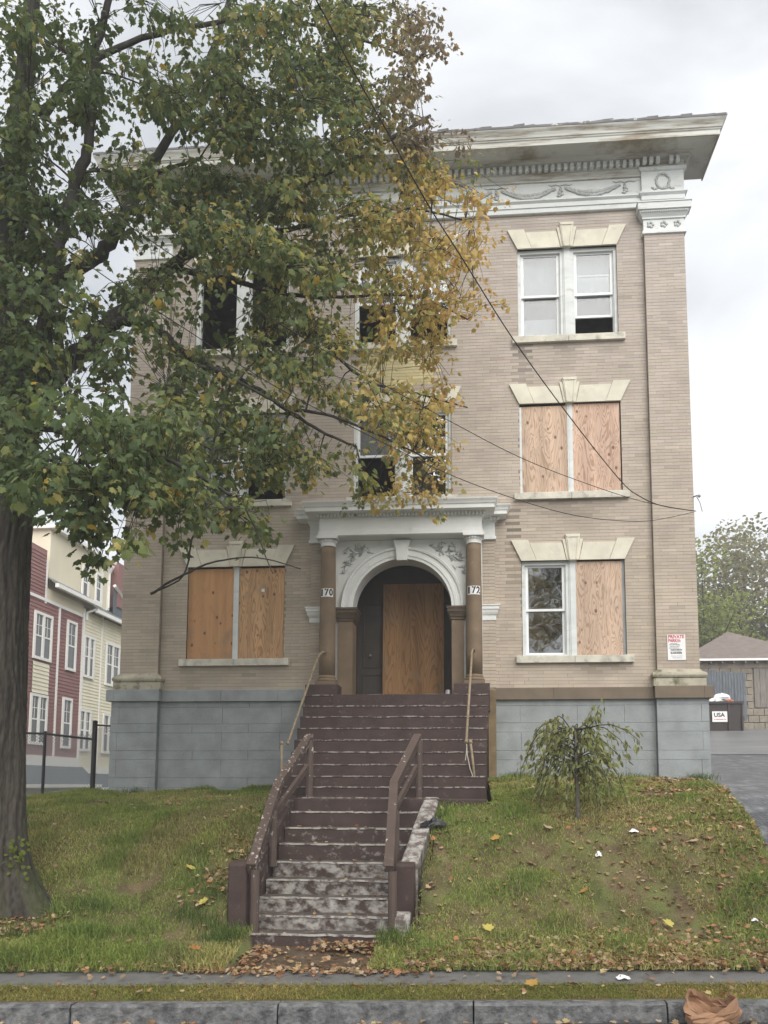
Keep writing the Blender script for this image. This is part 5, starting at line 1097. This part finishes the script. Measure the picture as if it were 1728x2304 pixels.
tag(leaf_mesh('crown', lp, ld, rgw.normal(0, .6, (n, 3)) + [0, -.6, .6], rgw.uniform(.06, .105, n), np.array([[.19, .21, .095]])*rgw.uniform(.6, 1.6, (n, 1)) + rgw.uniform(0, .03, (n, 1))*np.array([[1, .7, 0]]), 'oval', M['leaf'], wt_), kind='stuff')

# ------------------------------------------------------------------ background trees
def far_tree(name, base, h, rx, rz, col, n, label, seed, zc=None, size=.22):
    rg_ = np.random.default_rng(seed); t = thing(name, base, label, 'tree', 'trees behind the garage'); b = np.array(base)
    tm = MB().tube([b + (0, 0, -1), b + (0, 0, h*.3), b + (rg_.normal(0, .3), 0, h*.55)], [.3, .25, .15], 8)
    build('trunk', tm, M['bark'], t, True); br_ = MB(); ctr = b + (0, 0, zc or h*.6); P = []
    lobes = [ctr + rg_.normal(0, 1, 3)*np.array([rx*.45, rx*.4, rz*.45]) for _ in range(40)]
    for L_ in lobes:
        br_.tube([b + (0, 0, h*.4), (b + (0, 0, h*.45))*.4 + L_*.6, L_], [.09, .05, .02], 5, False)
        k = n//40; q = rg_.normal(0, 1, (k, 3)); q /= np.linalg.norm(q, axis=1, keepdims=True); P.append(L_ + q*(rg_.random((k, 1))**.45)*np.array([rx*.5, rx*.5, rz*.4]))
    build('branches', br_, M['twig'], t); P = np.concatenate(P); k = len(P)
    c = np.array([col])*rg_.uniform(.6, 1.45, (k, 1))
    tag(leaf_mesh('crown', P, rg_.normal(0, 1, (k, 3)) - [0, 0, .5], rg_.normal(0, .6, (k, 3)) + [0, -.3, 1], rg_.uniform(.6, 1.2, k)*size, c, 'quad', M['leaf'], t), kind='stuff')
far_tree('background_tree', (16.6, 41, 4.5), 13.5, 5.4, 6.0, (.19, .185, .12), 26000, 'tall thin grey green tree behind the garage roof', 2, 7.0, .24)
far_tree('background_tree', (14.1, 36, 4.5), 9.5, 3.6, 3.6, (.20, .235, .07), 12000, 'bright yellow green bushy tree just behind the garage', 3, 5.4, .17)
far_tree('background_tree', (19.8, 38, 4.5), 9, 3.6, 3.4, (.21, .21, .10), 11000, 'pale olive tree at the right edge behind the garage', 4, 4.9, .16)
far_tree('background_tree', (10.3, 44, 4.5), 12, 4.0, 5.0, (.12, .15, .06), 3500, 'green tree mostly hidden behind the right corner of the building', 6, 7, .24)

# ------------------------------------------------------------------ grass
def blades(name, X, Y, Z, h, col, lean, w=.006, label=None):
    n = len(X); a = rgn.uniform(0, 2*math.pi, n); la = rgn.uniform(0, 2*math.pi, n)
    dx, dy = np.cos(a)*w, np.sin(a)*w; lx, ly = np.cos(la)*lean*h, np.sin(la)*lean*h - .12*h
    B = np.stack([X, Y, Z - .01], 1)
    v0 = B + np.stack([-dx, -dy, 0*dx], 1); v1 = B + np.stack([dx, dy, 0*dx], 1)
    mid = B + np.stack([lx*.35, ly*.35, h*.62], 1); v2 = mid + np.stack([dx*.75, dy*.75, 0*dx], 1); v3 = mid - np.stack([dx*.75, dy*.75, 0*dx], 1)
    v4 = B + np.stack([lx, ly, h*(1 - .35*lean)], 1)
    V = np.stack([v0, v1, v2, v3, v4], 1).reshape(-1, 3); o = (np.arange(n)*5)[:, None]
    F = np.concatenate([o + [0, 1, 2], o + [0, 2, 3], o + [3, 2, 4]]); return tag(np_mesh(name, V, F, M['grass'], None, np.repeat(col, 5, 0)), label, 'grass', kind='stuff')
def lawn_grass():
    n = 470000; X = rgn.uniform(-12, 3.72, n); Y = rgn.uniform(-8.6, .8, n); u = Y - SL*X
    ok = (u > -6.88) & ~in_stairs(X, Y) & ~((Y > -.15) & (X > -6.9)) & (np.hypot(X + 5.83, Y + 5.75) > .5) & ~((Y > -3) & (X < 3.7) & (X > 3.0) & (Y < -1.15) & (Y > -1.95))
    ok &= ~((u < -6.0) & (X > -2.5) & (X < -1.05) & (Y < -5.9))
    patch = pnoise(X, Y, 2.4, 3); bare = (patch < -.62) | ((np.hypot((X - 1.7)/1.2, (Y + 4.6)/.5) < 1) & (rgn.random(n) < .75)) | ((np.hypot((X + 4.6)/1.3, (Y + 2.4)/.7) < 1) & (rgn.random(n) < .7)) | ((np.abs(X + 3.1) < .25) & (Y < -3.6) & (rgn.random(n) < .8))
    ok &= ~(bare & (rgn.random(n) < .1)); bare_ = [bare[ok]]; X, Y = X[ok], Y[ok]; n = len(X)
    tuft = np.clip(pnoise(X, Y, 5.5, 8), -1, 1); L = (X < -1.5)
    edge = np.clip(1 - np.abs((Y - SL*X) + 6.6)/.5, 0, 1)
    h = (.05 + .05*np.clip(tuft, 0, 1) + .09*L*np.clip(pnoise(X, Y, 3.0, 5), 0, 1)*np.clip((-Y - 3)/2, 0, 1) + .05*edge*L + .03*edge - .028*bare_[0] + .06*(Y > -.5)*np.clip(pnoise(X, Y, 6, 9), 0, 1))*rgn.uniform(.5, 1.4, n)
    g = np.array([.20, .255, .062]); yb = np.array([.36, .32, .135]); dk = np.array([.125, .19, .048])
    t = np.clip(.27 + .42*pnoise(X, Y, 1.7, 14) + .20*(X > 0) + rgn.normal(0, .22, n), 0, 1)[:, None]; c = g*(1-t) + yb*t
    t2 = np.clip(tuft, 0, 1)[:, None]*.6; c = c*(1-t2) + dk*t2; bb_ = .45*bare_[0][:, None]; c = c*(1-bb_) + np.array([.26, .20, .105])*bb_; c *= rgn.uniform(.7, 1.35, (n, 1))*(1 + .15*(X > -1))[:, None]
    blades('lawn_grass', X, Y, lawn_z(X, Y), h, c, rgn.uniform(.3, 1.1, n), .0055, 'short patchy green and straw grass on the front bank')
lawn_grass()
n = 52000; X = rgn.uniform(-9, 5.5, n); u = rgn.uniform(-7.72, -7.2, n); ok = rgn.random(n) < np.clip((u + 7.75)*12, .2, 1)*np.clip((-7.16 - u)*9, .1, 1); X, u = X[ok], u[ok]; n = len(X)
t = np.clip(.3 + .45*pnoise(X, u, 2.0, 31) + .3*(X > 1.5) + rgn.normal(0, .25, n), 0, 1)[:, None]
blades('verge_grass', X, u + SL*X, np.interp(u, [-7.75, -7.2], [-.035, -.012]), rgn.uniform(.02, .06, n), (np.array([.17, .19, .045])*(1-t) + np.array([.34, .27, .10])*t)*rgn.uniform(.7, 1.3, (n, 1)), rgn.uniform(.4, 1.1, n), .005, 'narrow strip of yellow green grass along the granite kerb')
# tall tufts against the foundation and by the left pier
tuf = [(-2.72, -6.1), (-2.8, -6.35), (-2.68, -6.3), (-.9, -6.05), (-.85, -6.25), (1.0, -.25), (.7, -.3), (3.0, -.25), (2.7, -.3), (3.9, -.35), (4.05, -.3), (-3.15, -.3), (-3.5, -.35), (-3.1, -5.6), (-3.3, -5.9), (-3.05, -6.0), (-6.3, -.3), (-4.4, -5.9), (-5.0, -6.5), (-7.0, -6.9), (-6.4, -6.8), (-2.0, -.3)]
X = []; Y = []
for a, b in tuf: k = 110; X += list(rgn.normal(a, .13, k)); Y += list(rgn.normal(b, .07, k))
X, Y = np.array(X), np.array(Y); ok = ~in_stairs(X, Y) & (Y < -.13); X, Y = X[ok], Y[ok]; n = len(X)
blades('tall_grass', X, Y, lawn_z(X, Y), rgn.uniform(.08, .22, n), np.array([[.075, .12, .03]])*rgn.uniform(.6, 1.5, (n, 1)), rgn.uniform(.3, 1.0, n), .004, 'long dark green grass tufts along the foundation and the left pier')

# ------------------------------------------------------------------ fallen leaves
def litter_colors(n):
    pal = np.array([[.33, .20, .10], [.25, .14, .075], [.36, .25, .15], [.38, .29, .14], [.22, .15, .09], [.42, .32, .22], [.34, .16, .08]]); return pal[rgn.integers(0, len(pal), n)]*rgn.uniform(.65, 1.25, (n, 1))
X = []; Y = []
def scat(k, fx, fy): X.extend(fx(k)); Y.extend(fy(k))
k = 1500; xa = 3.72 - np.abs(rgn.normal(0, 1.1, k)); ya = rgn.uniform(-6.6, -1.0, k); X += list(xa); Y += list(ya)
k = 2600; xa = rgn.uniform(-.7, 4.2, k); ya = SL*xa - 6.75 + np.abs(rgn.normal(0, .28, k)) - .1; X += list(xa); Y += list(ya)
k = 900; xa = rgn.uniform(-.6, 3.7, k); ya = rgn.uniform(-6.4, -.5, k); X += list(xa); Y += list(ya)
k = 500; xa = rgn.uniform(-10, -2.8, k); ya = rgn.uniform(-7.4, -.3, k); X += list(xa); Y += list(ya)
k = 420; xa = rgn.normal(-3.1, .22, k); ya = rgn.uniform(-5.8, -3.4, k); X += list(xa); Y += list(ya)
k = 300; xa = rgn.normal(-5.2, .35, k); ya = rgn.normal(-6.2, .22, k); X += list(xa); Y += list(ya)
k = 300; xa = rgn.uniform(-9, -2.6, k); ya = SL*xa - 6.78 + rgn.normal(0, .07, k); X += list(xa); Y += list(ya)
X, Y = np.array(X), np.array(Y); ok = ~in_stairs(X, Y) & (Y - SL*X > -7.1) & (X < 3.74) & (Y < -.2); X, Y = X[ok], Y[ok]; Z = lawn_z(X, Y) + .035*rgn.random(len(X)) + .015
# drifts on the walk, the sidewalk, the verge, the gutter and the treads
xa = np.concatenate([rgn.normal(-1.4, .2, 330), np.concatenate([rgn.uniform(-2.75, -.8, 150), rgn.normal(-2.5, .18, 150), rgn.normal(-.85, .15, 120)]), rgn.uniform(-2.9, -.5, 420), rgn.uniform(-8, 4.5, 130)]); ya = np.concatenate([-6.05 + rgn.normal(0, .06, 330), rgn.uniform(-6.9, -5.97, 420), SL*xa[750:1170] - 6.85 + rgn.normal(0, .09, 420), SL*xa[1170:1300] + rgn.uniform(-7.2, -6.8, 130)])
za = np.where(ya > -6.9, .06, .035) + rgn.uniform(0, .03, len(xa)); za[:330] += rgn.uniform(0, .07, 330)
xb = rgn.uniform(-8, 5, 260); ub = np.concatenate([rgn.uniform(-7.7, -7.25, 130), -7.93 - np.abs(rgn.normal(0, .04, 130))]); yb_ = ub + SL*xb; zb = np.where(ub > -7.8, .0, -.185) + rgn.uniform(0, .03, 260)
js = rgn.integers(9, 18, 90); xc = np.where(rgn.random(90) < .6, rgn.uniform(-2.5, -.95, 90), rgn.uniform(-1.25, -.85, 90)); yc = np.array(SY)[js] + rgn.uniform(.03, .26, 90); zc = np.array(SZ)[js] + .012
P = np.stack([np.concatenate([X, xa, xb, xc]), np.concatenate([Y, ya, yb_, yc]), np.concatenate([Z, za, zb, zc])], 1); n = len(P)
sz = rgn.uniform(.03, .075, n); dv = rgn.normal(0, 1, (n, 3))*[1, 1, .25]; nm = rgn.normal(0, .45, (n, 3)) + [0, 0, 1]
tag(leaf_mesh('leaf_litter', P, dv, nm, sz, litter_colors(n), 'maple', M['dryleaf'], None, cup=rgn.uniform(-1.5, 2, n)), 'scattered brown and orange fallen leaves over lawn, walk and gutter', 'leaves', kind='stuff')
# single large leaves one can pick out
T_, F_ = leaf_template('maple'); lv = []
for i, c_ in enumerate([(.46, .40, .10), (.42, .25, .07), (.45, .33, .22), (.40, .17, .06)]):
    T2 = T_.copy(); T2[:, 2] = T2[:, 2]*-.9 + .05*np.sin(T2[:, 0]*5 + i); o_ = np_mesh('fallen_leaf', T2*.13, F_, M['dryleaf'], None, np.repeat([c_], len(T_), 0)); lv.append(o_.data); bpy.data.objects.remove(o_)
big = [(433, 1967, 0, 'yellow maple leaf in the middle of the left lawn'), (455, 2045, 0, 'yellow maple leaf low on the left bank towards the left pier'), (440, 2150, 3, 'orange maple leaf at the bottom of the left lawn beside the sidewalk'),
       (310, 2243, 1, 'orange brown maple leaf on the left part of the kerbside grass strip'), (1115, 1900, 1, 'orange brown maple leaf on the right lawn beside the worn cheek wall'), (1240, 1875, 2, 'pale tan maple leaf in the grass to the left below the weeping tree'),
       (1310, 2020, 1, 'orange brown maple leaf in the middle of the right lawn'), (1187, 2058, 2, 'pale pinkish maple leaf low on the right lawn towards the steps'), (1106, 2104, 0, 'yellow maple leaf on the right lawn lowest and nearest the steps'),
       (1513, 2095, 0, 'yellow maple leaf low on the far right part of the lawn'), (1600, 2060, 2, 'pale tan maple leaf near the right edge low on the lawn'), (1560, 1905, 2, 'pale tan maple leaf high on the right lawn near the driveway'),
       (815, 2240, 3, 'orange maple leaf on the kerbside grass strip in front of the steps'), (1190, 2232, 1, 'orange brown maple leaf on the kerbside grass strip right of the steps')]
for (qx, qy, m_, lb_) in big:
    lo, hi = -8.4, -.6
    for _ in range(40):
        md = (lo + hi)/2; p = at(qx, qy, md); zt = lawn_z(p[0], md) if md - SL*p[0] > -6.9 else -.02
        if p[2] > zt: lo = md
        else: hi = md
    p = at(qx, qy, lo); zt = float(lawn_z(p[0], lo)) if lo - SL*p[0] > -6.9 else -.02
    o_ = bpy.data.objects.new('fallen_leaf', lv[m_]); COL.objects.link(o_); o_.location = (p[0], lo, zt + .06); o_.rotation_euler = (random.uniform(.1, .5), random.uniform(-.3, .3), random.uniform(0, 6.28))
    tag(o_, lb_, 'leaf', 'large fallen maple leaves')

# ------------------------------------------------------------------ small things
def ground_point(qx, qy):
    lo, hi = -8.4, -.6
    for _ in range(40):
        md = (lo + hi)/2; p = at(qx, qy, md); zt = lawn_z(p[0], md) if md - SL*p[0] > -6.9 else 0.0
        if p[2] > zt: lo = md
        else: hi = md
    return at(qx, qy, lo)
def crumple(name, c, w, h, material, seed, label, cat, group=None):
    rg_ = random.Random(seed); n = 7; vs = []; mb = MB()
    for i in range(n):
        for j in range(n): u, v = i/(n-1) - .5, j/(n-1) - .5; vs.append((c[0] + u*w + rg_.uniform(-.06, .06)*w, c[1] + v*w*.7 + rg_.uniform(-.06, .06)*w, c[2] + .02 + h*max(0, 1 - 3.2*(u*u + v*v))*rg_.uniform(.3, 1) + rg_.uniform(0, .2)*h))
    mb.add(vs, [(i*n+j, (i+1)*n+j, (i+1)*n+j+1, i*n+j+1) for i in range(n-1) for j in range(n-1) if rg_.random() > .07]); o_ = build(name, mb, material)
    so_ = o_.modifiers.new('thick', 'SOLIDIFY'); so_.thickness = .003; return tag(o_, label, cat, group)
for (qx, qy, w_, h_, lb) in ((1426, 1876, .12, .06, 'white crumpled paper scrap below the weeping tree, on its right'), (1347, 1931, .08, .07, 'white paper scrap in the bare patch of the right lawn'), (1402, 2206, .13, .04, 'white paper scrap on the sidewalk'), (1698, 2077, .07, .05, 'small white scrap near the right edge of the lawn')):
    crumple('paper_litter', ground_point(qx, qy), w_, h_, M['paper'], int(qx), lb, 'litter', 'paper litter')
crumple('plastic_scrap', np.array([-.52, -4.25, 1.33]), .32, .12, M['blackplastic'], 4, 'curved black plastic scrap beside the worn right cheek wall', 'litter')
tag(build('tin_lid', MB().tube([(-.43, -.62, FZ + .005), (-.42, -.60, FZ + .10)], [.05, .045], 10), mat('crushed_can', (.35, .33, .36), rough=.35, metal=.6, var=.3, scale=30)), 'small crushed can at the right end of the top step', 'can')
tag(build('stone', MB().blob((-7.95, .1, 1.66), (.22, .14, .09), 3, .3, 9, 6).blob((-8.15, .15, 1.62), (.12, .1, .07), 5, .3, 8, 6), mat('pale_stone', (.45, .44, .42), var=.2)), 'pale stones at the foot of the chain link fence', 'stone')
# paper bag standing crushed in the gutter
bgp = at(1594, 2275, -7.75); bb = thing('paper_bag', (bgp[0], bgp[1], -.19), 'crumpled brown paper bag by the kerb at the right', 'bag')
bx_, by_ = bgp[0], -7.78 + SL*bgp[0] - .28 + .0
rg_ = random.Random(12); n, m_ = 22, 9; vs = []
for j in range(m_):
    t = j/(m_-1); z = -.19 + .27*t; flare = .185 + .035*math.sin(t*2.6) - .02*(t > .8)
    for i in range(n):
        a = 2*math.pi*i/n; sq = 1/max(abs(math.cos(a)), abs(math.sin(a)))**.55; cr = 1 + .16*math.sin(3*a + 4*t) + rg_.uniform(-.09, .09)
        vs.append((bx_ + flare*sq*cr*math.cos(a), by_ + flare*.55*sq*cr*math.sin(a), z + rg_.uniform(-.02, .02) + .05*t*math.cos(2*a + 1) - (.09*t*max(0, -math.sin(a)))))
fs = [(j*n+i, j*n+(i+1) % n, (j+1)*n+(i+1) % n, (j+1)*n+i) for j in range(m_-1) for i in range(n)] + [tuple(range(n))[::-1]]
bo = build('bag_body', MB().add(vs, fs), M['kraft'], bb); q_ = bo.modifiers.new('thick', 'SOLIDIFY'); q_.thickness = .003

# ------------------------------------------------------------------ damp overcast air
hz = MB().box(-112, 112, -62, 113, -1.6, 19.0); ho = build('haze', hz, None); hm = bpy.data.materials.new('damp_air'); hm.use_nodes = True; hn = hm.node_tree.nodes; hn.remove(hn['Principled BSDF'])
pv = hn.new('ShaderNodeVolumePrincipled'); pv.inputs['Color'].default_value = (.95, .96, .97, 1); pv.inputs['Density'].default_value = .0028; hm.node_tree.links.new(pv.outputs[0], hn['Material Output'].inputs['Volume']); ho.data.materials.append(hm); tag(ho, kind='stuff')
